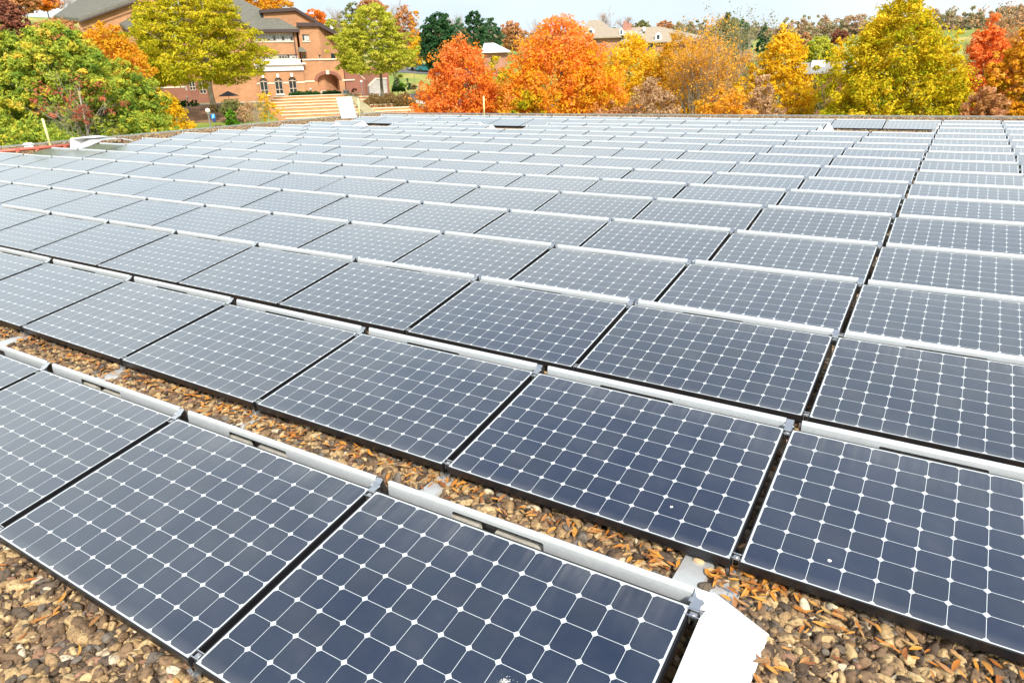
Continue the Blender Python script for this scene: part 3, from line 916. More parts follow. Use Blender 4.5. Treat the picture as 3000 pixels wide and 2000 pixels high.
# red pipe on its blocks
pa, pb = onz(-60, 449, .02), onz(227, 424, .02)
pipe = empty('gas_pipe', (pa + pb) / 2, 'red painted pipe resting on small blocks at the left roof edge', 'pipe')
b = MB(); b.tube([pa, pb], .055, 12); b.build('pipe', M['redpaint'], pipe, True)
for s_ in (.12, .36, .56, .85):
    q = pa + (pb - pa) * s_
    d_ = (pb - pa) / np.linalg.norm(pb - pa); n_ = np.array([-d_[1], d_[0], 0])
    T_ = lambda x, y_, z, q=q: q + d_ * x + n_ * y_ + np.array([0, 0, z])
    b = MB(T_); b.box(-.11, .11, -.16, .16, -.14, -.085); b.build('block', M['black'], pipe)
    b = MB(T_); b.box(-.06, .06, -.10, .10, -.085, -.045); b.box(-.05, .05, .058, .075, -.05, .05); b.box(-.05, .05, -.075, -.058, -.05, .05); b.build('saddle', M['redpaint'], pipe)

# metal duct cover at the end of the rows
dk = [onz(*q) for q in [(207, 432, -.10), (262, 427, -.10), (396, 417, -.10)]]
duct = empty('duct_cover', dk[0], 'bent galvanised sheet cover between the red pipe and the left row ends', 'metal duct')
def pt(px, py, D): return P(px, py, D)
D0 = 29.4
b = MB(); b.slab([pt(206, 433, D0), pt(233, 431, D0), pt(316, 402, D0 + 1.6), pt(206, 407, D0 + .2)], (.02, .03, .0)); 
b.slab([pt(206, 407, D0 + .2), pt(282, 404, D0 + .2), pt(316, 401, D0 + 1.5), pt(281, 398.5, D0 + 1.5)], (0, 0, .02))
b.build('housing', M['whitep'], duct)
b = MB(); b.slab([pt(211, 434, D0 - .6), pt(246, 436, D0 - .8), pt(300, 412, D0 - .3), pt(263, 411, D0 - .1)], (0, 0, .015))
b.slab([pt(263, 411, D0 - .1), pt(300, 412, D0 - .3), pt(360, 407.5, D0 + 1.4), pt(330, 405, D0 + 1.9)], (0, 0, .015))
b.slab([pt(357, 405, D0 + 1.6), pt(360, 409, D0 + 1.4), pt(398, 416, D0 + 2.0), pt(392, 413, D0 + 2.2)], (0, 0, .015))
b.build('ramp', M['galv'], duct)
for (px_, y0, y1, d_) in ((300, 413, 421, D0 - .2), (358, 407, 420, D0 + 1.5)):
    b = MB(); a_, c_ = P(px_, y1, d_), P(px_, y0, d_); b.tube([a_, c_], .03, 8); b.build('post', M['redpaint'], duct)
q = onz(85, 432, -.01)
b = MB(); T_ = lambda x, y_, z: q + np.array([x, y_, z])
b.T = T_; b.hexa([(-.12, -.12, -.1), (.12, -.12, -.1), (.12, .12, -.1), (-.12, .12, -.1), (-.10, -.10, .10), (.10, -.10, .10), (.10, .10, .10), (-.10, .10, .10)])
b.hexa([(-.14, -.14, .1), (.14, -.14, .1), (.14, .14, .1), (-.14, .14, .1), (-.08, -.08, .16), (.08, -.08, .16), (.08, .08, .16), (-.08, .08, .16)])
tag(b.build('vent_cap', M['whitep']), 'small white vent cap on the left roof edge beside the pole', 'vent')

# ------------------------------------------------------------------ brick building
r0 = ray(890, 240); D_B = 110.0
BO = CAM + r0 * D_B; BO[2] = 0
v2 = np.array([r0[0], r0[1]]); rt2 = np.array([v2[1], -v2[0]])
al = R_(7)
BU = rt2 * math.cos(al) + v2 * math.sin(al); BN = np.array([BU[1], -BU[0]])
if BN @ v2 > 0: BN = -BN
def W(u, n_, z): return (BO[0] + BU[0] * u + BN[0] * n_, BO[1] + BU[1] * u + BN[1] * n_, z)
def uz(px, py, n_=0.0):
    """facade coordinates (along, height) of a photo pixel on the plane n = n_"""
    v = ray(px, py); o2 = BO[:2] + BN * n_ - CAM[:2]
    t_ = (o2 @ BN) / (v[:2] @ BN)
    p = CAM + v * t_
    return float((p[:2] - BO[:2]) @ BU), float(p[2])
U3 = (float(BU[0]), float(BU[1]), 0.0)
BR1 = mat_brick('orange_brick', (.46, .215, .095), (.38, .17, .075), (.43, .28, .17), U3)
BR2 = mat_brick('red_and_shaded_brick', (.27, .10, .06), (.22, .08, .05), (.27, .15, .11), U3)  # red brick; the shade on both wings is put into this darker colour
SH = mat_shingle('grey_shingles', (.15, .142, .112))
def wall_open(b, u0, u1, z0, z1, n_, ops, depth=.35):
    """front wall with rectangular or arched openings (ua, ub, za, zb, arched)"""
    cuts = {u0, u1}
    for (ua, ub, za, zb, ar) in ops:
        k = 12 if ar else 1
        for i in range(k + 1): cuts.add(round(ua + (ub - ua) * i / k, 5))
    cs = sorted(c for c in cuts if u0 - 1e-6 <= c <= u1 + 1e-6)
    def top(o, u):
        ua, ub, za, zb, ar = o
        if not ar: return zb
        R = (ub - ua) / 2; rise = min(R * ar, zb - za - .01)
        return zb - rise + rise * math.sqrt(max(0, 1 - ((u - (ua + ub) / 2) / R) ** 2))
    for a, c in zip(cs[:-1], cs[1:]):
        if c - a < 1e-4: continue
        mid = (a + c) / 2
        here = sorted([o for o in ops if o[0] - 1e-5 < mid < o[1] + 1e-5], key=lambda o: o[2])
        la = lc = z0
        for o in here:
            b.quad(W(a, n_, la), W(c, n_, lc), W(c, n_, o[2]), W(a, n_, o[2]))
            ta, tc = top(o, a), top(o, c)
            b.quad(W(a, n_, ta), W(c, n_, tc), W(c, n_ - depth, tc), W(a, n_ - depth, ta))
            la, lc = ta, tc
        b.quad(W(a, n_, la), W(c, n_, lc), W(c, n_, z1), W(a, n_, z1))
    for o in ops:
        ua, ub, za, zb, ar = o
        for u in (ua, ub):
            b.quad(W(u, n_, za), W(u, n_ - depth, za), W(u, n_ - depth, top(o, u)), W(u, n_, top(o, u)))
        b.quad(W(ua, n_, za), W(ub, n_, za), W(ub, n_ - depth, za), W(ua, n_ - depth, za))
def window(par, ua, ub, za, zb, n_, nx_, nz_, arched=0, blinds=False, label=None):
    fr = MB(W); f = .07
    fr.box(ua, ub, n_ - .05, n_, za, za + f); fr.box(ua, ua + f, n_ - .05, n_, za + f, zb - (0 if not arched else (ub - ua) / 2 * arched))
    fr.box(ub - f, ub, n_ - .05, n_, za + f, zb - (0 if not arched else (ub - ua) / 2 * arched))
    if not arched: fr.box(ua + f, ub - f, n_ - .05, n_, zb - f, zb)
    else:
        R = (ub - ua) / 2; cu = (ua + ub) / 2; cz = zb - R * arched
        pts = [(cu + (R - f / 2) * math.cos(a), cz + (R * arched - f / 2) * math.sin(a)) for a in np.linspace(0, math.pi, 13)]
        for (p, q_) in zip(pts[:-1], pts[1:]):
            fr.tube([(p[0], n_ - .02, p[1]), (q_[0], n_ - .02, q_[1])], f * .5, 5)
        fr.box(ua + f, ub - f, n_ - .045, n_ - .002, cz - .05, cz + .05)
        for a in (.9, 1.57, 2.24): fr.tube([(cu, n_ - .02, cz), (cu + R * .93 * math.cos(a), n_ - .02, cz + R * arched * .93 * math.sin(a))], .025, 4)
    for i in range(1, nx_):
        u = ua + (ub - ua) * i / nx_
        fr.box(u - .04, u + .04, n_ - .045, n_ - .003, za + f, (zb if not arched else zb - (ub - ua) / 2 * arched) - f)
    for i in range(1, nz_):
        z = za + (zb - za) * i / nz_ * .55
        fr.box(ua + f, ub - f, n_ - .043, n_ - .005, z - .04, z + .04)
    fo = fr.build('window', M['winframe'], par)
    if label: fo['label'] = label
    g_ = MB(W)
    if not arched: g_.box(ua + .01, ub - .01, n_ - .10, n_ - .06, za + .01, zb - .01)
    else:
        poly = [(ua + .01, za + .01), (ub - .01, za + .01)] + [((ua + ub) / 2 + ((ub - ua) / 2 - .01) * math.cos(a), zb - (ub - ua) / 2 * arched + ((ub - ua) / 2 * arched - .01) * math.sin(a)) for a in np.linspace(0, math.pi, 13)]
        g_.prism(poly, lambda a, c: (a, n_ - .06, c), lambda a, c: (a, n_ - .10, c))
    go = g_.build('pane', M['glassdark'], fo)
    if blinds:
        bl = MB(W); k = nx_
        for i in range(k):
            w_ = (ub - ua) / k; r_ = rnd.random()
            if r_ < .25: continue
            lo = za + .05 + (0 if r_ < .6 else (zb - za) * rnd.uniform(.1, .6))
            bl.box(ua + w_ * i + .06, ua + w_ * (i + 1) - .06, n_ - .058, n_ - .052, lo, zb - .05)
        if bl.v: bl.build('blind', M['blind'], fo)
M['blind'] = simple('pale_blind', (.50, .55, .58), .8, 0, .25, .8)

campus = empty('brick_building', W(0, 0, -.7), 'large orange brick college building with grey shingle roofs and arched ground floor windows', 'building')
zg = -1.2
u_ = lambda px, n_=0.0: uz(px, 240, n_)[0]
z_ = lambda py, px=860, n_=0.0: uz(px, py, n_)[1]
# upper block A (set back n=0), lower storey (n=1.2)
uA0, uA1 = u_(560), u_(886)
zE = z_(90, 870)
b = MB()
win_up = (u_(759), u_(876), z_(121, 820), z_(97, 820), 0)
win_lo = (u_(741), u_(882), z_(173, 820), z_(160, 820), 0)
wall_open(b, uA0, uA1, zg, zE, 0, [win_up, win_lo])
b.quad(W(uA1, 0, zg), W(uA1, -14, zg), W(uA1, -14, zE), W(uA1, 0, zE)); b.quad(W(uA0, 0, zg), W(uA0, -14, zg), W(uA0, -14, zE), W(uA0, 0, zE))
b.quad(W(uA0, -14, zg), W(uA1, -14, zg), W(uA1, -14, zE), W(uA0, -14, zE))
b.build('wall', BR1, campus)
window(campus, *win_up[:4], -.22, 14, 1, blinds=True, label='upper ribbon of tall windows with pale blinds')
window(campus, *win_lo[:4], -.22, 18, 1, blinds=True, label='lower ribbon of small windows above the white cornice')
b = MB(W); b.box(win_up[0] - .15, win_up[1] + .15, .004, .12, win_up[2] - .16, win_up[2] - .002); b.box(win_lo[0], win_lo[1], .004, .10, win_lo[2] - .12, win_lo[2] - .002); b.build('sill', M['ivory'], campus)
# roof of A: hip with ridge
zR = z_(4, 720, -8)
ov = .6
e0, e1 = uA0 - ov, uA1 + ov * .6
b = MB()
th = .22
def hip(dz):
    return [W(e0, ov, zE + dz), W(e1, ov, zE + dz), W(e1, -14.5, zE + dz), W(e0, -14.5, zE + dz), W(e0 + 1.5, -7, zR + dz), W(u_(742, -7), -7, zR + dz)]
vs = hip(0) + hip(th)
b.add(vs, [(0, 3, 2, 1), (6, 7, 11, 10), (7, 8, 11), (8, 9, 10, 11), (9, 6, 10), (0, 1, 7, 6), (1, 2, 8, 7), (2, 3, 9, 8), (3, 0, 6, 9)])
rf = b.build('roof', SH, campus)
b = MB(W); b.box(e0 + .01, e1 - .01, ov + .005, ov + .10, zE - .26, zE + .12); b.box(e1 + .003, e1 + .10, -14.4, ov, zE - .26, zE + .12); b.build('fascia', M['fascia'], campus)
# cross gable over the left of A
gu0, gu1, gum = u_(612, 2.2), u_(752, 2.2), u_(688, 2.2)
gz0, gz1 = z_(86, 745, 2.2), z_(33, 690, 2.2)
b = MB(W)
b.prism([(gu0, zg), (gu1, zg), (gu1, gz0), (gum, gz1), (gu0, gz0)], lambda a, c: (a, 2.0, c), lambda a, c: (a, -3, c))
b.build('gable_wall', BR1, campus)
b = MB(W)
for (ua, za, ub, zb) in ((gu0 - .7, gz0 - .35, gum, gz1), (gum, gz1, gu1 + .7, gz0 - .35)):
    b.hexa([(ua, 2.6, za + .02), (ub, 2.6, zb + .02), (ub, -8, zb + .02), (ua, -8, za + .02), (ua, 2.6, za + .26), (ub, 2.6, zb + .26), (ub, -8, zb + .26), (ua, -8, za + .26)])
b.build('gable_roof', SH, campus)
b = MB(W)
for (ua, za, ub, zb) in ((gu0 - .7, gz0 - .35, gum, gz1), (gum, gz1, gu1 + .7, gz0 - .35)):
    b.hexa([(ua, 2.603, za - .25), (ub, 2.603, zb - .25), (ub, 2.70, zb - .25), (ua, 2.70, za - .25), (ua, 2.603, za + .27), (ub, 2.603, zb + .27), (ub, 2.70, zb + .27), (ua, 2.70, za + .27)])
b.build('gable_fascia', M['fascia'], campus)
# lower storey with arched windows
nL = 1.3
lu0, lu1 = u_(640, nL), u_(893, nL)
zl1 = z_(209, 820, nL)
ops = []
for (pc, hw, yt, yb) in ((690, 13.5, 231, 271), (772, 11.5, 228, 279), (816, 11.5, 227, 276), (857, 11.5, 225, 272.5)):
    ua, ub = u_(pc - hw, nL), u_(pc + hw, nL)
    ops.append((ua, ub, z_(yb, pc, nL), z_(yt, pc, nL), 1.0))
b = MB(); wall_open(b, lu0, lu1, zg, zl1, nL, ops, .3)
b.quad(W(lu1, nL, zg), W(lu1, 0, zg), W(lu1, 0, zl1), W(lu1, nL, zl1)); b.build('arcade_wall', BR1, campus)
for o in ops:
    window(campus, *o[:4], nL - .2, 2, 2, 1.0)
    cu = (o[0] + o[1]) / 2; R = (o[1] - o[0]) / 2
    a_ = MB(W)
    for k in range(12):
        t0, t1 = math.pi * k / 12, math.pi * (k + 1) / 12
        a_.hexa([(cu + R * math.cos(t0), nL + .004, o[3] - R + R * math.sin(t0)), (cu + (R + .25) * math.cos(t0), nL + .004, o[3] - R + (R + .25) * math.sin(t0)),
                 (cu + (R + .25) * math.cos(t1), nL + .004, o[3] - R + (R + .25) * math.sin(t1)), (cu + R * math.cos(t1), nL + .004, o[3] - R + R * math.sin(t1)),
                 (cu + R * math.cos(t0), nL + .05, o[3] - R + R * math.sin(t0)), (cu + (R + .25) * math.cos(t0), nL + .05, o[3] - R + (R + .25) * math.sin(t0)),
                 (cu + (R + .25) * math.cos(t1), nL + .05, o[3] - R + (R + .25) * math.sin(t1)), (cu + R * math.cos(t1), nL + .05, o[3] - R + R * math.sin(t1))])
    a_.build('arch_surround', BR1, campus)
    k_ = MB(W); k_.hexa([(cu - .13, nL + .005, o[3] - .02), (cu + .13, nL + .005, o[3] - .02), (cu + .13, nL + .14, o[3] - .02), (cu - .13, nL + .14, o[3] - .02),
                       (cu - .19, nL + .005, o[3] + .45), (cu + .19, nL + .005, o[3] + .45), (cu + .19, nL + .14, o[3] + .45), (cu - .19, nL + .14, o[3] + .45)]); k_.build('keystone', M['trimwhite'], campus)
    s__ = MB(W); s__.box(o[0] - .1, o[1] + .1, nL + .004, nL + .14, o[2] - .14, o[2] - .003); s__.build('sill', M['trimwhite'], campus)
# string course between the openings
zs = z_(243.5, 815, nL)
b = MB(W)
edges = [lu0] + [e for o in ops for e in (o[0] - .02, o[1] + .02)] + [lu1 + .06]
for a_, c_ in zip(edges[0::2], edges[1::2]): b.box(a_, c_, nL + .004, nL + .07, zs - .10, zs + .10)
b.build('string_course', M['ivory'], campus)
# white cornice and parapet of the lower storey
zc0, zc1, zc2 = z_(208, 820, nL), z_(191, 820, nL), z_(175, 820, nL)
b = MB(W); b.box(lu0, lu1 + .05, 0.0, nL + .22, zc0 + .002, zc1); b.box(lu0, lu1 + .35, 0.0, nL + .55, zc1 + .002, zc1 + .22); b.box(lu0, lu1 - .25, .3, nL + .1, zc1 + .224, zc2 - .12); b.box(lu0, lu1 - .15, .2, nL + .2, zc2 - .118, zc2)
b.build('cornice', M['trimwhite'], campus)
# downpipe
b = MB(W); ud = u_(878, .1); b.box(ud - .06, ud + .06, .01, .13, z_(172, 878), zE - .3); b.build('downpipe', M['fascia'], campus)

# block B: shed roofed end
nB = -2.0
ub0 = u_(800, nB); ubp = u_(891, nB); ub1 = u_(1030, nB)
zb0, zbp, zb1 = z_(40, 805, nB), z_(33, 891, nB), z_(122, 1020, nB)
b = MB(W); b.prism([(ub0, zg), (ub1, zg), (ub1, zb1), (ubp, zbp), (ub0, zb0)], lambda a, c: (a, nB, c), lambda a, c: (a, nB - 13, c))
b.build('end_block_wall', BR1, campus)
b = MB(W)
def slope(b, ua, za, ub, zb, n0, n1, t0, t1): b.hexa([(ua, n0, za + t0), (ub, n0, zb + t0), (ub, n1, zb + t0), (ua, n1, za + t0), (ua, n0, za + t1), (ub, n0, zb + t1), (ub, n1, zb + t1), (ua, n1, za + t1)])
slope(b, ub0 - .4, zb0, ubp, zbp, nB + .5, nB - 13.5, .003, .42); slope(b, ubp, zbp, ub1 + .9, zb1 - .6, nB + .5, nB - 13.5, .003, .42)
b.build('end_block_roof', M['fascia'], campus)
nF = .25
fu0, fu1 = u_(893, nF), u_(951, nF)
zF = z_(76, 920, nF)
b = MB()
wB = (u_(902, nF), u_(922, nF), z_(121, 912, nF), z_(101, 912, nF), 0)
wD = (u_(889.5, nF), u_(905, nF), z_(173, 898, nF), z_(160, 898, nF), 0)
wS = (u_(943, nF), u_(950, nF), z_(172, 947, nF), z_(160.5, 947, nF), 0)
wall_open(b, fu0, fu1, zg, zF, nF, [wB, (max(wD[0], fu0 + .05), *wD[1:]), (wS[0], min(wS[1], fu1 - .1), *wS[2:])])
# right flank running back and to the right
fr_u = u_(1010, -1.9)
b.quad(W(fu1, nF, zg), W(fr_u, -1.95, zg), W(fr_u, -1.95, z_(115, 1010, -1.9)), W(fu1, nF, zF))
b.quad(W(fu1, nF, zF), W(fu1, -2, zF), W(fu0, -2, zF), W(fu0, nF, zF))
b.quad(W(fu0, nF, zg), W(fu0, -2, zg), W(fu0, -2, zF), W(fu0, nF, zF))
b.build('bay_wall', BR1, campus)
window(campus, *wB[:4], nF - .2, 3, 1, blinds=True)
window(campus, max(wD[0], fu0 + .05), *wD[1:4], nF - .2, 2, 1)
window(campus, wS[0], min(wS[1], fu1 - .1), *wS[2:4], nF - .2, 1, 1)
b = MB(W); b.box(wB[0] - .1, wB[1] + .1, nF + .004, nF + .12, wB[2] - .14, wB[2] - .003); b.build('sill', M['ivory'], campus)
b = MB(W); b.box(fu0 - .15, fu1 + .1, nF + .004, nF + .45, zF - .1, zF + .38); slope(b, fu1 + .1, zF - .1, u_(1012, -1.5), z_(113, 1010, -1.5) - .2, nF + .4, -2.2, 0, .42)
b.build('bay_fascia', M['fascia'], campus)
# little awning hood
au0, au1 = u_(885, nF), u_(908, nF)
b = MB(W); za0, za1 = z_(153, 897, nF), z_(139, 897, nF)
b.hexa([(au0, nF + .02, za0), (au1, nF + .02, za0), (au1, nF + 1.0, za0), (au0, nF + 1.0, za0), (au0 + .1, nF + .02, za1), (au1 - .45, nF + .02, za1), (au1 - .45, nF + .12, za1), (au0 + .1, nF + .12, za1)])
b.build('awning', SH, campus)
# small flank window
zz0, zz1 = z_(172, 985, -1), z_(157, 985, -1)
def flank(px): 
    t_ = (px - 951) / (1010 - 951); return W(fu1 + (fr_u - fu1) * t_, nF + (-1.95 - nF) * t_ + .03, 0)
a_, c_ = flank(978), flank(990)
b = MB(); b.slab([(a_[0], a_[1], zz0), (c_[0], c_[1], zz0), (c_[0], c_[1], zz1), (a_[0], a_[1], zz1)], (float(BN[0]) * .05, float(BN[1]) * .05, 0)); b.build('window', M['glassdark'], campus)
# podium under B with the great arch
nP = 1.0
pu0, pu1 = u_(893, nP) + .02, u_(1075, nP)
zp = z_(176, 950, nP)
ua, ub = u_(930.5, nP), u_(994, nP)
arch = (ua, ub, z_(267, 962, nP), z_(217, 962, nP), .55)
b = MB(); wall_open(b, pu0, u_(1010, nP), zg, zp, nP, [arch], 3.0)
b.quad(W(u_(1010, nP), nP, zg), W(u_(1010, nP), nP - 3, zg), W(u_(1010, nP), nP - 3, zp), W(u_(1010, nP), nP, zp))
b.quad(W(pu0, nP, zp), W(u_(1010, nP), nP, zp), W(u_(1010, nP), -2, zp), W(pu0, -2, zp)); b.build('podium_wall', BR1, campus)
b = MB(W); b.box(ua - 1, ub + 1, nP - 3.2, nP - 3.02, zg, zp); b.build('arch_back', BR2, campus)
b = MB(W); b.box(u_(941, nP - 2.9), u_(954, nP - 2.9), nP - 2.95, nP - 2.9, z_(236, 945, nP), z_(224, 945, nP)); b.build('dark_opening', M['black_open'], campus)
a_ = MB(W); cu = (ua + ub) / 2; R = (ub - ua) / 2; cz = arch[3] - R * .55
for k in range(14):
    t0, t1 = math.pi * k / 14, math.pi * (k + 1) / 14
    f_ = lambda t_, e: (cu + (R + e) * math.cos(t_), cz + (R * .55 + e) * math.sin(t_))
    p = [f_(t0, 0), f_(t0, .42), f_(t1, .42), f_(t1, 0)]
    a_.hexa([(q[0], nP + .005, q[1]) for q in p] + [(q[0], nP + .08, q[1]) for q in p])
a_.build('great_arch_surround', BR2, campus)
b = MB(W); b.box(cu - .22, cu + .22, nP + .085, nP + .2, arch[3] - .05, arch[3] + .5); b.build('keystone', M['ivory'], campus)
b = MB(W); b.box(pu0, u_(1010, nP) + .1, nP + .005, nP + .16, zp - .02, zp + .16)
zs2 = z_(238.5, 905, nP); b.box(pu0, ua - .4, nP + .005, nP + .07, zs2 - .09, zs2 + .09); b.box(ub + .4, u_(1040, nP), nP + .005, nP + .07, zs2 - .09, zs2 + .09); b.build('string_course', M['ivory'], campus)
# wing to the right (red brick, the tree's shade put into its dark colour) and its stair walls
nW = -1.0
b = MB(W); w0, w1 = u_(1012, nW), u_(1140, nW)
b.prism([(w0, zg), (w1, zg), (w1, z_(205, 1100, nW)), (u_(1040, nW), z_(186, 1040, nW)), (w0, z_(180, 1015, nW))], lambda a, c: (a, nW, c), lambda a, c: (a, nW - 8, c)); b.build('wing_wall', BR2, campus)
nS = .9
b = MB(W); b.prism([(u_(1012, nS), zg), (u_(1068, nS), zg), (u_(1068, nS), z_(233, 1068, nS)), (u_(1036, nS), z_(203, 1036, nS)), (u_(1012, nS), z_(202, 1020, nS))], lambda a, c: (a, nS, c), lambda a, c: (a, nS - .6, c)); b.build('stair_wall', BR2, campus)
b = MB(W); slope(b, u_(1036, nS), z_(203, 1036, nS), u_(1070, nS), z_(234, 1070, nS), nS + .1, nS - .7, .003, .14); b.box(u_(1012, nS), u_(1036, nS), nS - .7, nS + .1, z_(203, 1030, nS) + .01, z_(203, 1030, nS) + .15); b.build('wall_coping', M['ivory'], campus)
M['greystone'] = mat_brick('grey_stone_wall', (.42, .40, .36), (.34, .33, .31), (.28, .27, .25), U3)
nG = 3.0
b = MB(W); b.prism([(u_(1080, nG), zg), (u_(1133, nG), zg), (u_(1133, nG), z_(232, 1120, nG)), (u_(1104, nG), z_(232, 1104, nG)), (u_(1080, nG), z_(254, 1082, nG))], lambda a, c: (a, nG, c), lambda a, c: (a, nG - 1.0, c)); b.build('stone_stair_wall', M['greystone'], campus)
b = MB(W); slope(b, u_(1080, nG), z_(254, 1082, nG), u_(1104, nG), z_(232, 1104, nG), nG + .1, nG - 1.1, .004, .16); b.box(u_(1104, nG), u_(1134, nG), nG - 1.1, nG + .1, z_(232, 1120, nG) + .004, z_(232, 1120, nG) + .15); b.build('wall_coping', M['ivory'], campus)
# left wing: dark red brick, the tree's shade also put into its colour
b = MB()
dL = uz(545, 240, 1.0)[0]
lw0, lw1 = u_(330, 1.0), lu0
zt_ = z_(120, 560, 1.0)
ops = []
for (x0, x1, y0, y1, ar) in ((538, 545, 243, 266, 0), (552, 570, 228, 265, 0), (580, 600, 231, 275, 0), (612, 633, 236, 292, .9)):
    ops.append((u_(x0, 1.0), u_(x1, 1.0), z_(y1, (x0 + x1) / 2, 1.0), z_(y0, (x0 + x1) / 2, 1.0), ar))
wall_open(b, lw0, lw1, zg - 1, zt_, 1.0, ops, .5)
b.quad(W(lw0, 1, zg), W(lw0, -12, zg), W(lw0, -12, zt_), W(lw0, 1, zt_)); b.build('left_wing_wall', BR2, campus)
for o in ops[:3]: window(campus, *o[:4], .7, 2, 2)
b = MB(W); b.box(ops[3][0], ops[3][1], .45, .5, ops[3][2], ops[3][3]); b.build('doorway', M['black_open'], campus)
zs3 = z_(253, 600, 1.0); b = MB(W); b.box(lw0, ops[0][0], 1.004, 1.07, zs3 - .09, zs3 + .09); b.box(ops[3][1] + .05, lw1, 1.004, 1.07, zs3 - .09, zs3 + .09); b.build('string_course', M['ivory'], campus)
# left upper masses with shed roofs
def P3(px, py, D): return tuple(P(px, py, D))
b = MB()
b.add([P3(231, 61, 108), P3(401, 0, 108), P3(470, -30, 108), P3(470, 230, 108), P3(231, 230, 108), P3(231, 61, 122), P3(401, 0, 122), P3(470, -30, 122), P3(470, 230, 122), P3(231, 230, 122)],
      [(0, 1, 2, 3, 4), (9, 8, 7, 6, 5), (0, 5, 6, 1), (1, 6, 7, 2), (2, 7, 8, 3), (0, 4, 9, 5)])
b.build('hall_wall', BR1, campus)
b = MB()
b.slab([P3(232, 63, 107.2), P3(402, 1, 107.2), P3(330, -60, 118), P3(158, 56, 118)], (0, 0, .35)); b.build('hall_roof', SH, campus)
b = MB(); b.slab([P3(231, 62, 107.0), P3(403, 0, 107.0), P3(403, 4, 107.0), P3(231, 66, 107.0)], (.1, .15, 0)); b.build('hall_fascia', M['fascia'], campus)
b = MB(); b.slab([P3(369, 88, 105.5), P3(420, 66, 105.5), P3(408, 44, 108.5), P3(347, 73, 108.5)], (0, 0, .3)); b.build('lower_roof', SH, campus)
b = MB(); b.slab([P3(369, 89, 105.3), P3(420, 67, 105.3), P3(420, 71, 105.3), P3(369, 93, 105.3)], (.1, .15, 0)); b.build('lower_fascia', M['fascia'], campus)
b = MB(); b.slab([P3(369, 92, 105.4), P3(440, 62, 105.4), P3(440, 240, 105.4), P3(369, 240, 105.4)], (.4, .5, 0)); b.build('lower_wall', BR1, campus)

# ------------------------------------------------------------------ seat steps
amph = empty('seat_steps', P(1000, 310, 88), 'broad brick and stone seat steps with grass treads below the plaza', 'steps')
# each riser: (left px, y), (right px, y) of its stone cap, from the top down
caps = [((800, 284), (1060, 272.5)), ((792, 292.5), (1080, 281)), ((786, 301.5), (1103, 288.5)), ((790, 310.5), (1128, 295.5)),
        ((800, 319), (1152, 302.5)), ((812, 326.5), (1212, 313.5)), ((824, 335.5), (1235, 322)), ((836, 345), (1262, 332))]
DT, DBm = 94.0, 80.5
M['seatbrick'] = simple('seat_wall_brick', (.58, .26, .12), .85, 0, .2, 1.5)
M['treadgrass'] = simple('tread_grass', (.42, .40, .08), .95, 0, .3, 1.5)
ns = len(caps)
for i, ((xl, yl), (xr, yr)) in enumerate(caps):
    D = DT + (DBm - DT) * i / (ns - 1)
    a, c = P(xl, yl, D), P(xr, yr, D)
    fwd = np.array([*(P(960, 300, D) - CAM)[:2], 0]); fwd /= np.linalg.norm(fwd)
    zc = (a[2] + c[2]) / 2; a[2] = c[2] = zc
    drop = .34
    nxt = 0
    b = MB(); b.slab([a + [0, 0, -.10], c + [0, 0, -.10], c + [0, 0, -1.2], a + [0, 0, -1.2]], fwd * .35); b.build('riser', M['seatbrick'], amph)
    b = MB(); b.slab([a - fwd * .08 + [0, 0, -.095], c - fwd * .08 + [0, 0, -.095], c + fwd * .42 + [0, 0, -.095], a + fwd * .42 + [0, 0, -.095]], (0, 0, .10)); b.build('cap_stone', M['ivory'], amph)
    if i:
        b = MB(); b.slab([a + fwd * .43 + [0, 0, -.35], c + fwd * .43 + [0, 0, -.35], c + fwd * 2.3 + [0, 0, -.35], a + fwd * 2.3 + [0, 0, -.35]], (0, 0, .31)); b.build('tread', M['treadgrass'], amph)
stair = empty('stairway', P(1060, 300, 86), 'narrow weathered stairway running diagonally down through the seat steps', 'stairs')
b = MB(); N = 22
for i in range(N):
    s_ = i / (N - 1); D = DT + .2 + (DBm - DT) * s_ - .6
    xl, xr = 1012 + (1058 - 1012) * s_ + 6 * s_, 1032 + (1093 - 1032) * s_ + 6 * s_
    yy = 273 + (326 - 273) * s_
    a, c = P(xl, yy, D), P(xr, yy, D); c[2] = a[2]
    b.slab([a + [0, 0, -.35], c + [0, 0, -.35], c + fwd * .75 + [0, 0, -.35], a + fwd * .75 + [0, 0, -.35]], (0, 0, .35))
M['oldstone'] = simple('weathered_stone', (.38, .33, .20), .9, 0, .2, 3)
b.build('step', M['oldstone'], stair)

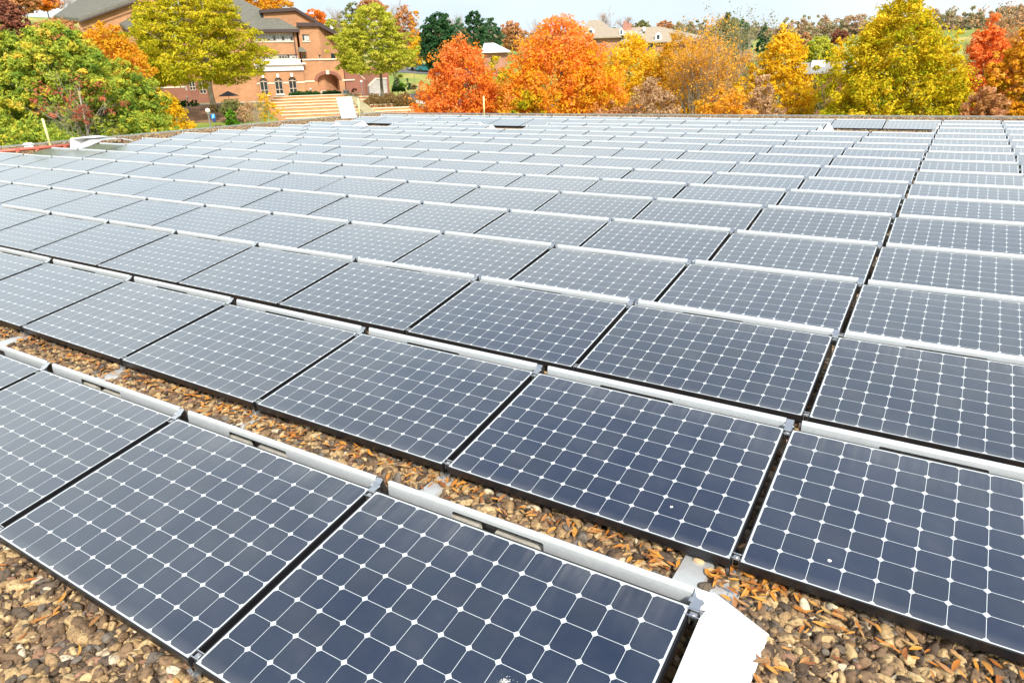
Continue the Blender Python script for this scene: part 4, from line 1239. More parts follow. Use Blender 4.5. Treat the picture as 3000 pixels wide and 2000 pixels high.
# ------------------------------------------------------------------ vegetation
PAL = {
 'greenyellow': [(0, (.13, .22, .035)), (.3, (.25, .35, .05)), (.55, (.40, .45, .06)), (.8, (.62, .55, .06)), (1, (.76, .48, .08))],
 'honey': [(0, (.20, .21, .012)), (.3, (.36, .35, .02)), (.6, (.54, .46, .025)), (.85, (.70, .56, .04)), (1, (.76, .52, .06))],
 'lime': [(0, (.20, .24, .02)), (.35, (.36, .38, .035)), (.7, (.52, .50, .06)), (1, (.66, .56, .10))],
 'orangered': [(0, (.28, .18, .02)), (.2, (.66, .32, .02)), (.5, (.72, .22, .03)), (.8, (.78, .26, .06)), (1, (.82, .36, .12))],
 'bigorange': [(0, (.18, .20, .015)), (.2, (.46, .36, .02)), (.42, (.80, .42, .02)), (.7, (.80, .28, .04)), (1, (.82, .36, .13))],
 'yellow': [(0, (.30, .24, .02)), (.3, (.66, .42, .02)), (.6, (.85, .52, .02)), (1, (.88, .62, .10))],
 'oliveyellow': [(0, (.12, .17, .01)), (.3, (.30, .32, .015)), (.6, (.62, .47, .02)), (1, (.86, .58, .04))],
 'orange': [(0, (.26, .20, .02)), (.3, (.62, .34, .02)), (.6, (.78, .38, .03)), (1, (.80, .46, .14))],
 'rust': [(0, (.22, .13, .05)), (.4, (.48, .23, .08)), (.7, (.62, .31, .14)), (1, (.66, .42, .25))],
 'red': [(0, (.45, .16, .03)), (.4, (.72, .19, .035)), (.8, (.80, .26, .07)), (1, (.80, .38, .18))],
 'darkred': [(0, (.12, .06, .04)), (.5, (.30, .11, .07)), (1, (.42, .20, .12))],
 'evergreen': [(0, (.018, .055, .022)), (.5, (.04, .11, .04)), (1, (.11, .20, .08))],
 'pine': [(0, (.035, .08, .04)), (.5, (.08, .16, .07)), (1, (.17, .27, .14))],
 'hedge': [(0, (.02, .055, .015)), (.6, (.05, .11, .03)), (1, (.09, .17, .05))],
 'brightgreen': [(0, (.06, .16, .01)), (.6, (.13, .30, .02)), (1, (.24, .42, .05))],
 'brownbush': [(0, (.11, .075, .03)), (.5, (.22, .14, .055)), (1, (.32, .22, .09))],
 'twiggy': [(0, (.34, .21, .11)), (.5, (.52, .34, .19)), (1, (.70, .46, .24))],
 'oliveg': [(0, (.10, .12, .04)), (.5, (.22, .23, .08)), (1, (.40, .32, .12))],
 'redpurple': [(0, (.22, .08, .04)), (.5, (.44, .11, .07)), (1, (.60, .24, .10))],
}
LM = {k: mat_leaf('foliage_' + k, v) for k, v in PAL.items()}
PROF = {
 'round': [(0, .42), (.12, .78), (.35, 1), (.6, .95), (.8, .70), (.93, .40), (1, .10)],
 'egg': [(0, .55), (.12, .86), (.3, 1), (.55, .85), (.75, .60), (.9, .34), (1, .06)],
 'spread': [(0, .62), (.08, .90), (.25, 1), (.5, .84), (.75, .62), (.92, .36), (1, .12)],
 'cone': [(0, .95), (.1, 1), (.4, .68), (.7, .36), (.9, .14), (1, .02)],
 'dome': [(0, .95), (.3, 1), (.6, .85), (.85, .52), (1, .1)],
 'column': [(0, .6), (.15, .95), (.5, 1), (.8, .75), (.95, .4), (1, .1)],
}
def crown_cloud(g, cx, cy, z0, z1, R, prof, nclump, per, size, tone0, tonev, toneh, clr=.2, flat=.75, core=.5, asp=1.0, squash=1.0):
    pr = PROF[prof]
    ts = g.uniform(0, 1, nclump * 4)
    rr = np.interp(ts, [p[0] for p in pr], [p[1] for p in pr])
    keep = g.uniform(0, 1, len(ts)) < rr ** 1.4 + .06
    ts, rr = ts[keep][:nclump], rr[keep][:nclump]
    n = len(ts)
    # lumpy outline
    ph = g.uniform(0, 6.28, 6); a = g.uniform(0, 2 * np.pi, n)
    lump = 1 + .14 * np.sin(3 * a + ph[0] + 5 * ts) + .11 * np.sin(5 * a + ph[1] - 8 * ts) + .11 * np.sin(11 * ts + ph[2]) * np.cos(2 * a + ph[3]) + .07 * np.sin(9 * a + 17 * ts + ph[4]) + g.normal(0, .045, n)
    rad = R * rr * lump * (g.uniform(core ** 2, 1, n)) ** .5
    C = np.stack([cx + rad * np.cos(a), cy + rad * np.sin(a) * squash, z0 + (z1 - z0) * ts + g.normal(0, .022, n) * (z1 - z0)], 1)
    cr = R * clr * g.uniform(.4, 1.3, n)
    ctone = tone0 + g.normal(0, tonev, n) + toneh * (ts - .5)
    k = g.integers(0, n, n * per)
    d = g.normal(size=(len(k), 3)); d /= np.linalg.norm(d, axis=1)[:, None]
    rad2 = cr[k] * g.uniform(.12, 1, len(k)) ** .5
    pos = C[k] + d * rad2[:, None] * np.array([1, 1, flat])
    nrm = d + g.normal(0, .55, d.shape) + np.array([0, 0, .45]); nrm /= np.linalg.norm(nrm, axis=1)[:, None]
    t1 = np.cross(nrm, g.normal(size=nrm.shape)); t1 /= np.linalg.norm(t1, axis=1)[:, None] + 1e-9
    t2 = np.cross(nrm, t1)
    s_ = size * g.uniform(.55, 1.25, len(k))
    t1 *= (s_ * asp)[:, None]; t2 *= (s_ * .62)[:, None]
    Q = np.stack([pos - t1, pos - t2 * .9 + t1 * .1, pos + t1, pos + t2 * .9 - t1 * .1], 1)
    return Q.reshape(-1, 3), ctone[k] + g.normal(0, .05, len(k)), C, cr
def limbs(b, g, base, top, R, z0, z1, r0, n, C=None, droop=0):
    pts = [np.array(base, float)]
    H = z1 - base[2]
    for s_ in (.25, .5, .75, 1.0):
        pts.append(np.array([base[0] + g.normal(0, .015) * H * s_, base[1] + g.normal(0, .015) * H * s_, base[2] + (z0 + (z1 - z0) * .72 - base[2]) * s_]))
    b.tube(pts, [r0 * 1.25, r0 * .9, r0 * .7, r0 * .42, r0 * .15], 8)
    for i in range(n):
        s_ = g.uniform(.35, .95); p = np.array(base) + (pts[-1] - np.array(base)) * s_
        if p[2] < z0 - (z0 - base[2]) * .2: p[2] = z0 + g.uniform(0, .1) * (z1 - z0)
        if C is not None: q = C[g.integers(0, len(C))]
        else:
            a = g.uniform(0, 6.28); q = np.array([base[0] + math.cos(a) * R * .8, base[1] + math.sin(a) * R * .8, p[2] + g.uniform(.2, .9) * (z1 - p[2])])
        m_ = (p + q) / 2 + np.array([g.normal(0, .05) * R, g.normal(0, .05) * R, (.06 - droop) * R])
        rr = r0 * g.uniform(.18, .38)
        b.tube([p, m_, q], [rr, rr * .6, rr * .15], 5)
seed = [100]
def tree(name, px, D, ytop, ybot, wpx, prof, pal, label, leaves, size, group=None, cat='tree', trunkpx=None, base_y=None, tone=(.5, .16, 0), clr=.2, per=42, bark='bark', nl=10, flat=.75, core=.5, asp=1.0, ground_z=None, multi=False, squash=1.0, bx=None):
    seed[0] += 1; g = np.random.default_rng(seed[0])
    p = P(px, ybot, D); top = P(px, ytop, D)
    R = abs(P(px + wpx / 2, ybot, D)[:2] - p[:2]) ; R = float(np.hypot(*R))
    zg_ = gz(p) if ground_z is None else ground_z
    bxy = p if bx is None else P(bx, ybot, D)
    base = np.array([bxy[0], bxy[1], zg_ - .1])
    t_ = empty(name, base, label, cat, group)
    z0, z1 = p[2], top[2]
    n = max(12, leaves // per)
    Q, tn, C, cr = crown_cloud(g, p[0], p[1], z0, z1, R, prof, n, per, size, tone[0], tone[1], tone[2], clr, flat, core, asp, squash)
    np_mesh('crown', Q, np.arange(len(Q)).reshape(-1, 4), LM[pal], t_, tone=tn)
    r_ = (float(np.hypot(*(P(px + (trunkpx or wpx * .05) / 2, ybot, D)[:2] - p[:2]))))
    b = MB(); limbs(b, g, base, top, R, z0, z1, r_, nl, C); b.build('trunk', M[bark], t_, True)
    return t_
def bare(name, px, D, ytop, ybase, wpx, label, depth=5, group=None, bark='twig', leaves=0, pal='rust', size=.1, trunkpx=8, cat='tree', n0=9, spread=.55, base_z=None, bstart=.12):
    seed[0] += 1; g = np.random.default_rng(seed[0])
    p = P(px, ybase, D); base = np.array([p[0], p[1], gz(p) - .1 if base_z is None else base_z]); ztop = P(px, ytop, D)[2]
    R = float(np.hypot(*(P(px + wpx / 2, ybase, D)[:2] - p[:2]))); H = ztop - base[2]
    t_ = empty(name, base, label, cat, group)
    b = MB(); tips = []
    r0 = float(np.hypot(*(P(px + trunkpx / 2, ybase, D)[:2] - p[:2])))
    def br(p0, d, L_, r, k):
        d = d / np.linalg.norm(d)
        p1 = p0 + d * L_ * .5 + g.normal(0, .05, 3) * L_; p2 = p1 + (d + np.array([0, 0, .10]) + g.normal(0, .10, 3)) * L_ * .5
        b.tube([p0, p1, p2], [r, r * .75, r * .5], 5 if k > 2 else 3, False)
        if k <= 0: tips.append(p2); return
        if k <= 2: tips.append(p2)
        for _ in range(3 if k > 1 else 3):
            s_ = g.uniform(.35, 1.0); q = p0 + (p1 - p0) * min(1, s_ * 2) if s_ < .5 else p1 + (p2 - p1) * (s_ * 2 - 1)
            br(q, d + g.normal(0, spread, 3) * np.array([1, 1, .6]) + np.array([0, 0, .15]), L_ * g.uniform(.5, .72), r * .55, k - 1)
    b.tube([base, base + [0, 0, H * bstart], base + [0, 0, H * .45]], [r0 * 1.1, r0 * .9, r0 * .45], 7)
    for i in range(n0):
        a = 2 * math.pi * i / n0 + g.uniform(-.3, .3); s_ = g.uniform(bstart, .45)
        tilt = g.uniform(.18, .95) * R / H * 1.5
        br(base + [0, 0, H * s_], np.array([math.cos(a) * tilt, math.sin(a) * tilt, 1.0]), H * (1 - s_) * g.uniform(.42, .55), r0 * .42, depth - 1)
    b.build('trunk', M[bark], t_, False)
    if leaves:
        tp = np.array(tips); k = g.integers(0, len(tp), leaves); pos = tp[k] + g.normal(0, R * .05, (leaves, 3))
        nrm = g.normal(size=(leaves, 3)); nrm /= np.linalg.norm(nrm, axis=1)[:, None]; t1 = np.cross(nrm, g.normal(size=nrm.shape)); t1 /= np.linalg.norm(t1, axis=1)[:, None]; t2 = np.cross(nrm, t1)
        s_ = size * g.uniform(.5, 1.3, leaves); Q = np.stack([pos - t1 * s_[:, None], pos - t2 * s_[:, None] * .6, pos + t1 * s_[:, None], pos + t2 * s_[:, None] * .6], 1).reshape(-1, 3)
        np_mesh('crown', Q, np.arange(len(Q)).reshape(-1, 4), LM[pal], t_, tone=g.uniform(.2, .9, leaves) )
    return t_

GB = 'autumn trees beyond the roof edge'
# the row of autumn trees just beyond our roof
tree('maple_tree', 1362, 56, 110, 420, 255, 'egg', 'orangered', 'smaller bright orange red maple left of the biggest orange one', 30000, .115, GB, tone=(.62, .13, .25), clr=.17, nl=14)
tree('maple_tree', 1643, 54, 46, 460, 392, 'egg', 'bigorange', 'biggest orange maple, rust coloured above and greener low down', 62000, .115, GB, tone=(.56, .15, .45), clr=.13, nl=18)
tree('ash_tree', 1842, 74, 104, 430, 225, 'round', 'yellow', 'clear yellow tree between the big orange maple and the bare brown one', 30000, .13, GB, tone=(.55, .14, .1), clr=.17)
tree('maple_tree', 1968, 70, 98, 430, 170, 'round', 'orange', 'orange brown tree with green hints behind the bare branches', 20000, .125, GB, tone=(.35, .16, .1), clr=.2)
bare('bare_tree', 2030, 60, 88, 420, 230, 'half bare tree with upright pale branches and thin orange leaves', 6, GB, bark='barkpale', leaves=11000, pal='orange', size=.085, trunkpx=13, n0=12, spread=.42)
bare('bare_tree', 2150, 66, 96, 400, 150, 'grey green bare tree right of the half bare orange one', 6, GB, bark='barkpale', leaves=3500, pal='oliveg', size=.08, trunkpx=9, n0=9, spread=.4)
tree('ash_tree', 2266, 58, 84, 430, 232, 'egg', 'yellow', 'golden orange tree left of the tall olive yellow one', 27000, .115, GB, tone=(.42, .16, .25), clr=.15, nl=14)
tree('maple_tree', 2580, 52, -16, 480, 440, 'egg', 'oliveyellow', 'tallest olive yellow maple reaching the top of the picture', 70000, .11, GB, tone=(.56, .15, .2), clr=.12, nl=20)
tree('maple_tree', 2832, 58, 58, 430, 205, 'egg', 'red', 'vivid red orange maple right of the tallest yellow one', 20000, .115, GB, tone=(.55, .15, .1), clr=.18)
tree('oak_tree', 2945, 52, 95, 420, 215, 'round', 'orange', 'brown orange oak at the right edge of the picture', 26000, .11, GB, tone=(.40, .17, .15), clr=.15, bx=2960)
bare('bare_tree', 2855, 64, 52, 400, 230, 'bare twiggy crown above the red and brown trees at the right', 6, GB, leaves=6500, pal='rust', size=.085, trunkpx=9, n0=11, spread=.45)
# low growth between them
tree('maple_tree', 1462, 68, 168, 430, 130, 'round', 'oliveyellow', 'smaller green orange tree filling the gap between the two orange maples', 12000, .12, GB, tone=(.5, .2, .1), clr=.18)
tree('oak_tree', 2050, 76, 112, 420, 250, 'round', 'rust', 'rust brown tree directly behind the half bare orange one', 26000, .12, GB, tone=(.45, .2, .1), clr=.17, core=.35)
tree('oak_tree', 2165, 82, 150, 420, 180, 'round', 'twiggy', 'thin brown tree between the half bare tree and the golden one', 18000, .12, GB, tone=(.45, .2, .1), clr=.2, core=.3)
tree('maple_tree', 2905, 70, 110, 420, 230, 'round', 'orange', 'orange tree behind the red maple and the right hand oak', 16000, .13, GB, tone=(.55, .2, .1), clr=.17)
for (px, D, yt, w, pal, lv, lab) in ((1790, 50, 300, 210, 'rust', 9000, 'rusty brush below the yellow tree'), (1900, 49, 235, 180, 'twiggy', 9000, 'pale twiggy brush at the foot of the half bare tree'),
                                      (2110, 48, 262, 220, 'orange', 9000, 'low orange brush right of the half bare tree'), (2215, 50, 225, 140, 'twiggy', 7000, 'brown twiggy thicket left of the golden tree'),
                                      (2375, 60, 235, 150, 'oliveg', 7000, 'dark green undergrowth between the golden and the tallest tree'), (2860, 46, 255, 170, 'rust', 8000, 'brown leafy brush below the red maple'), (1545, 50, 270, 160, 'oliveyellow', 7000, 'green yellow undergrowth between the two orange maples')):
    tree('thicket', px, D, yt, 430, w, 'dome', pal, lab, lv, .10, 'brush along the roof edge', 'brush', tone=(.5, .2, 0), clr=.2, core=.3, nl=14, bark='twig')
# big green and yellow trees at the left
GL = 'green and yellow trees at the left'
tree('walnut_tree', 60, 47, 78, 470, 330, 'round', 'greenyellow', 'green yellow tree filling the left edge', 60000, .082, GL, tone=(.47, .2, .05), clr=.13, per=70, nl=18, bark='barkpale', asp=1.35)
tree('walnut_tree', 245, 45, 68, 470, 330, 'round', 'greenyellow', 'tallest green yellow tree at the left with a curved pale trunk showing', 72000, .082, GL, tone=(.46, .2, .12), clr=.12, per=70, nl=22, bark='barkpale', asp=1.35)
tree('walnut_tree', 400, 48, 175, 470, 230, 'round', 'greenyellow', 'lower green yellow tree in front of the golden leaves at the left', 36000, .082, GL, tone=(.48, .2, .1), clr=.15, per=70, bark='barkpale', asp=1.35)
tree('sumac_bush', 250, 41.5, 225, 345, 300, 'round', 'redpurple', 'dark red leafed bush amid the green trees at the left', 650, .075, GL, 'bush', tone=(.5, .2, 0), clr=.2, per=26, bark='barkpale', asp=1.4, core=.1, nl=4)
bare('bare_tree', 245, 41, 215, 395, 190, 'curved pale branching trunk in front of the green leaves at the left', 4, bark='barkpale', leaves=0, trunkpx=7, n0=8, spread=.7)
tree('sumac_bush', 495, 56, 262, 440, 175, 'dome', 'yellow', 'orange yellow bush at the right end of the green trees', 12000, .11, GL, 'bush', tone=(.35, .2, .2), clr=.2)
tree('sumac_bush', 420, 44, 330, 450, 260, 'dome', 'greenyellow', 'low green bush hugging the roof edge at the left', 18000, .075, GL, 'bush', tone=(.48, .2, 0), clr=.16)
tree('sumac_bush', 100, 40, 360, 480, 330, 'dome', 'greenyellow', 'low green bush behind the yellow pole at the left', 20000, .075, GL, 'bush', tone=(.48, .2, 0), clr=.16)
tree('maple_tree', 355, 66, 72, 330, 210, 'round', 'orange', 'golden orange tree between the green tree and the brick building', 20000, .125, GL, tone=(.50, .15, -.1), clr=.17)
tree('maple_tree', 190, 75, 50, 200, 210, 'dome', 'rust', 'pale orange tree behind the tallest green one at the left', 12000, .14, GL, tone=(.6, .15, 0), clr=.18)
tree('maple_tree', 22, 60, -10, 140, 150, 'round', 'darkred', 'dark red tree in the upper left corner', 15000, .12, GL, tone=(.5, .2, .1), clr=.18)
# the two trees in front of the brick building
GH = 'honey locust trees in front of the brick building'
tree('locust_tree', 585, 88, -80, 242, 395, 'spread', 'honey', 'big yellow green tree hiding the middle of the brick building', 62000, .13, GH, trunkpx=17, tone=(.50, .17, .12), clr=.11, per=48, flat=.42, nl=24, asp=1.3, bx=615, bark='barkpale')
tree('locust_tree', 1102, 92, 8, 214, 232, 'spread', 'lime', 'yellow green tree at the right end of the brick building', 32000, .13, GH, trunkpx=10, tone=(.55, .16, .05), clr=.12, per=44, flat=.42, nl=20, asp=1.3, bx=1116)
bare('bare_tree', 1165, 98, 150, 262, 60, 'small many stemmed tree beside the stone stair wall', 4, bark='bark', leaves=900, pal='yellow', trunkpx=3, n0=7)
# hillside and background trees, left to right
GF = 'trees on the far hillside'
bg_ = [
 ('oak_tree', 75, 195, -22, 34, 95, 'round', 'rust', 'rust brown tree on the hill crest at the far left', 5000, .30),
 ('oak_tree', 138, 200, -20, 30, 90, 'round', 'orangered', 'red brown round tree on the hill crest, second from the left', 5000, .30),
 ('oak_tree', 205, 150, 38, 66, 60, 'dome', 'rust', 'small orange tree left of the sloping shingle roof', 1500, .25),
 ('maple_tree', 770, 150, -35, 60, 150, 'round', 'orange', 'golden orange tree above the brick building roof', 12000, .22),
 ('maple_tree', 925, 165, 26, 95, 75, 'round', 'orangered', 'red orange tree right behind the end block roof', 5000, .24),
 ('maple_tree', 985, 135, 52, 200, 62, 'column', 'lime', 'narrow bright yellow green tree behind the flank of the building', 6000, .18),
 ('pine_tree', 1045, 170, 8, 160, 80, 'round', 'oliveg', 'dark olive tree left of the right locust crown', 6000, .25),
 ('maple_tree', 1090, 185, -8, 60, 80, 'round', 'rust', 'brown red tree top behind the right locust', 4000, .27),
 ('maple_tree', 1195, 170, 20, 170, 75, 'column', 'rust', 'pale orange brown tree right behind the right locust', 7000, .24),
 ('maple_tree', 1222, 160, 22, 160, 36, 'column', 'orange', 'thin orange tree spire on the hillside', 2500, .2),
 ('maple_tree', 1235, 150, 110, 190, 80, 'dome', 'yellow', 'small yellow tree on the slope beside the cars', 4000, .2),
 ('pine_tree', 1290, 112, 38, 205, 108, 'column', 'evergreen', 'tall dark green pine on the lawn behind the smaller orange maple', 15000, .20),
 ('pine_tree', 1345, 130, 60, 200, 80, 'column', 'pine', 'lighter green pine right behind the dark pine', 6500, .22),
 ('pine_tree', 1392, 150, 28, 140, 62, 'round', 'evergreen', 'dark green pine left of the white roofed pavilion', 6500, .22),
 ('pine_tree', 1440, 165, 56, 150, 70, 'round', 'pine', 'blue green pine behind the white roofed pavilion', 5000, .25),
 ('oak_tree', 1500, 190, 58, 150, 70, 'round', 'rust', 'brown orange tree left of the biggest maple on the skyline', 5000, .28),
 ('oak_tree', 1880, 235, 62, 92, 56, 'dome', 'oliveg', 'round olive tree behind the dormer roof, left one', 2500, .28),
 ('oak_tree', 1946, 235, 62, 100, 60, 'round', 'rust', 'round red brown tree behind the dormer roof, right one', 2500, .28),
 ('pine_tree', 2120, 130, 45, 200, 110, 'round', 'oliveg', 'grey green tree above the bare trees', 8000, .2),
 ('pine_tree', 2160, 140, 50, 180, 70, 'egg', 'pine', 'pointed green conifer above the bare trees', 5000, .2),
 ('pine_tree', 2232, 150, 55, 150, 46, 'cone', 'evergreen', 'small dark conifer tip left of the golden tree top', 3000, .2),
 ('maple_tree', 2345, 140, 98, 215, 62, 'round', 'rust', 'pale orange tree right behind the golden tree', 4000, .22),
 ('maple_tree', 2390, 125, 103, 210, 90, 'round', 'lime', 'pale yellow green tree above the skylight roof', 6500, .2),
 ('maple_tree', 2440, 135, 115, 210, 60, 'round', 'yellow', 'yellow tree left of the tallest maple, behind the skylight roof', 4000, .2),
 ('maple_tree', 2455, 170, 85, 130, 48, 'round', 'darkred', 'dark red tree top on the skyline left of the tallest maple', 3000, .24),
 ('oak_tree', 2915, 130, 95, 200, 110, 'round', 'rust', 'hazy brown tree behind the right hand oak', 5000, .2),
 ('oak_tree', 2985, 120, 115, 220, 90, 'round', 'oliveg', 'green brown tree at the far right skyline', 5000, .2),
]
for (nm, px, D, yt, yb, w, prof, pal, lab, lv, sz) in bg_:
    tree(nm, px, D, yt, yb, w, prof, pal, lab, lv, sz, GF, tone=(.5, .17, .1), clr=.2, per=34, nl=8)
for (px, D, yt, yb, w, lab) in ((995, 190, 20, 110, 90, 'bare grey tree behind the slate roof above the brick building'), (1170, 200, 0, 100, 90, 'bare grey tree top right of the right locust'), (1340, 210, 42, 110, 80, 'bare grey tree between the two dark pines'),
                                (1580, 230, 60, 110, 120, 'bare tree line left of the biggest maple top'), (1772, 220, 25, 90, 70, 'bare tree rising behind the left end of the dormer roof'), (1835, 230, 42, 90, 70, 'bare tree behind the brick chimney'),
                                (200, 190, -25, 40, 90, 'bare grey tree on the hill crest, rightmost'), (245, 180, -20, 40, 60, 'bare dark tree left of the gable of the hall')):
    bare('bare_tree', px, D, yt, yb, w, lab, 5, 'bare trees on the skyline', leaves=250, pal='rust', size=.12, trunkpx=4, n0=9, spread=.5)
# distant wooded hillside that reads as one mass
seed[0] += 1; g = np.random.default_rng(5)
Qs, Ts = [], []
for px in np.arange(-200, 3300, 13):
    for D in (232,):
        px_ = px + g.uniform(-12, 12); p = P(px_, 200, D + g.uniform(-10, 10)); z_0 = gz(p)
        if 10 < px_ < 300: continue
        h_ = g.uniform(2.5, 5.8)
        Q, tn, _, _ = crown_cloud(g, p[0], p[1], z_0 - 1.0, z_0 + h_, g.uniform(3.0, 5.0), 'dome', 24, 30, .40, g.uniform(.1, .9), .1, 0)
        Qs.append(Q); Ts.append(tn)
Qs = np.concatenate(Qs); Ts = np.concatenate(Ts)
PAL['wood'] = [(0, (.20, .22, .12)), (.25, (.34, .31, .16)), (.5, (.50, .36, .22)), (.75, (.46, .28, .19)), (1, (.56, .47, .28))]
LM['wood'] = mat_leaf('foliage_wood', PAL['wood'])
tag(np_mesh('woodland', Qs, np.arange(len(Qs)).reshape(-1, 4), LM['wood'], tone=Ts), 'mixed autumn woodland covering the far ridge', 'woodland', kind='stuff')

# shrubs and hedges by the building
def shrub(px, D, yt, yb, w, prof, pal, lab, lv, sz, name='shrub', group=None, squash=1.0, cat='shrub', **k):
    return tree(name, px, D, yt, yb, w, prof, pal, lab, lv, sz, group, cat, tone=(.5, .2, .15), clr=.24, per=36, nl=4, core=.3, squash=squash, **k)
shrub(520, 91, 291, 308, 24, 'dome', 'hedge', 'clipped dark round shrub, left of three beside the big tree', 900, .10, group='round clipped shrubs')
shrub(545, 90, 294, 311, 27, 'dome', 'hedge', 'clipped dark round shrub, middle of three beside the big tree', 900, .10, group='round clipped shrubs')
shrub(569, 90, 293, 310, 28, 'dome', 'hedge', 'clipped dark round shrub, right of three beside the big tree', 900, .10, group='round clipped shrubs')
shrub(681, 66, 321, 372, 38, 'dome', 'brightgreen', 'bright green clipped conical bush on the lawn', 3500, .07)
shrub(625, 85, 306, 328, 30, 'dome', 'brownbush', 'small brown green shrub left of the wide olive hedge', 900, .1)
shrub(690, 84, 293, 335, 90, 'dome', 'oliveg', 'wide olive and brown shrub bank below the paved terrace', 5000, .10)
shrub(735, 80, 300, 352, 70, 'dome', 'twiggy', 'grey brown twiggy shrub behind the small bare tree', 3500, .08)
shrub(640, 66, 366, 382, 40, 'dome', 'darkred', 'low dark red shrub row at the foot of the banner post', 900, .08)
shrub(790, 74, 268, 358, 72, 'round', 'yellow', 'thin yellow leafed tree before the left end of the seat steps', 2300, .075, name='birch_tree', cat='tree', bark='barkpale')
bare('bare_tree', 755, 70, 268, 358, 52, 'small bare pale tree left of the thin yellow one', 4, bark='barkpale', leaves=60, trunkpx=4, n0=6, spread=.5)
def hedge(px0, px1, D, yt, yb, lab, pal='hedge', name='hedge', depth=1.0, lv=2600, sz=.085):
    seed[0] += 1; g = np.random.default_rng(seed[0])
    a, c = P(px0, yb, D), P(px1, yb, D); zt__ = P((px0 + px1) / 2, yt, D)[2]
    z_b = min(a[2], c[2]); n = lv
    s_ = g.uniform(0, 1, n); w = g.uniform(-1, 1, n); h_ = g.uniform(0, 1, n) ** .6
    d2 = (c - a)[:2] / np.linalg.norm((c - a)[:2]); nn = np.array([-d2[1], d2[0]])
    prof_ = np.sqrt(np.clip(1 - (abs(s_ - .5) * 2) ** 6, 0, 1)) * (1 + .10 * np.sin(s_ * 21 + g.uniform(0, 6)) + .06 * np.sin(s_ * 47)) * np.sqrt(1 - .5 * w * w)
    pos = np.stack([a[0] + (c - a)[0] * s_ + nn[0] * w * depth, a[1] + (c - a)[1] * s_ + nn[1] * w * depth, z_b + (zt__ - z_b) * h_ * prof_], 1)
    nrm = g.normal(size=(n, 3)) + [0, 0, .8]; nrm /= np.linalg.norm(nrm, axis=1)[:, None]; t1 = np.cross(nrm, g.normal(size=(n, 3))); t1 /= np.linalg.norm(t1, axis=1)[:, None]; t2 = np.cross(nrm, t1)
    sz_ = sz * g.uniform(.6, 1.3, n)[:, None]
    Q = np.stack([pos - t1 * sz_, pos - t2 * sz_ * .7, pos + t1 * sz_, pos + t2 * sz_ * .7], 1).reshape(-1, 3)
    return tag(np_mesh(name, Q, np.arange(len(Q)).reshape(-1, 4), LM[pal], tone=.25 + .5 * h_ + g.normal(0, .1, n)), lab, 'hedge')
hedge(845, 941, 97, 268, 281, 'long low dark hedge under the arched windows', lv=3500)
hedge(944, 1000, 97, 266, 276, 'short low dark hedge below the great arch', lv=2000)
hedge(1062, 1222, 88, 275, 318, 'wide brown heath bank right of the seat steps', 'brownbush', depth=2.2, lv=9000)
hedge(1148, 1188, 97, 255, 268, 'small clipped green hedge near the stone stair wall', lv=1500)
shrub(1165, 104, 228, 262, 42, 'cone', 'evergreen', 'small dark conifer right of the stone stair wall', 1600, .1)
shrub(1172, 100, 240, 262, 36, 'dome', 'brightgreen', 'yellow green rounded bush before the small conifer', 1200, .1)
shrub(1196, 104, 232, 262, 24, 'cone', 'evergreen', 'smallest dark conifer by the road', 1100, .1)
shrub(1212, 102, 246, 262, 24, 'dome', 'brownbush', 'brown round bush at the end of the road', 700, .1)
shrub(1040, 101, 258, 270, 20, 'dome', 'darkred', 'small dark red bush at the foot of the wing wall', 500, .09)
shrub(1212, 128, 178, 196, 26, 'dome', 'oliveg', 'round grey green bush on the slope below the cars', 800, .12)

# ------------------------------------------------------------------ smaller things on the campus
def ball_lamp(px, yb, yt, D, lab, r=.22):
    a, c = P(px, yb, D), P(px, yt, D); a[2] = min(a[2], gz(a))
    t_ = empty('street_lamp', a, lab, 'lamp', 'lamps with white globes')
    c = np.array([a[0], a[1], c[2]])
    b = MB(); b.tube([a, c], [.06, .05], 8); b.tube([c, c + [0, 0, .1]], .12, 10); b.build('post', M['greypost'], t_)
    b = MB(); b.ball(c + [0, 0, .1 + r * .9], r, 14, 10); b.build('globe', M['globe'], t_, True)
    return t_
M['greypost'] = simple('grey_post', (.28, .28, .27), .5, .3)
M['globe'] = simple('opal_globe', (.78, .76, .68), .3)
lp = ball_lamp(618, 378, 334, 67, 'globe lamp with a blue banner on the lawn', .20)
M['blue'] = simple('blue_banner', (.02, .22, .60), .6, 0, .4, 1.5)
M['navy'] = simple('navy_banner', (.02, .04, .12), .6)
M['paleblue'] = simple('pale_blue_banner', (.25, .55, .75), .6)
q = P(625, 350, 67); fr_ = np.array([*(ray(625, 350)[:2]), 0]); fr_ /= np.linalg.norm(fr_); rg_ = np.array([fr_[1], -fr_[0], 0])
def BT(a, n_, c): return q + rg_ * a - fr_ * n_ + np.array([0, 0, c])
ban = empty('banner', tuple(q), 'blue banner hanging from the globe lamp on the lawn', 'banner')
b = MB(BT)
b.add([(-.16, .02, .42), (.17, .02, .42), (.19, .02, .10), (-.14, .02, .02), (-.16, .035, .42), (.17, .035, .42), (.19, .035, .10), (-.14, .035, .02)], [(0, 3, 2, 1), (4, 5, 6, 7), (0, 1, 5, 4), (1, 2, 6, 5), (2, 3, 7, 6), (3, 0, 4, 7)]); b.build('upper_cloth', M['blue'], ban)
b = MB(BT); b.add([(-.14, .02, .015), (.19, .02, .095), (.20, .02, -.24), (-.06, .02, -.26), (-.14, .035, .015), (.19, .035, .095), (.20, .035, -.24), (-.06, .035, -.26)], [(0, 3, 2, 1), (4, 5, 6, 7), (0, 1, 5, 4), (1, 2, 6, 5), (2, 3, 7, 6), (3, 0, 4, 7)]); b.build('lower_cloth', M['navy'], ban)
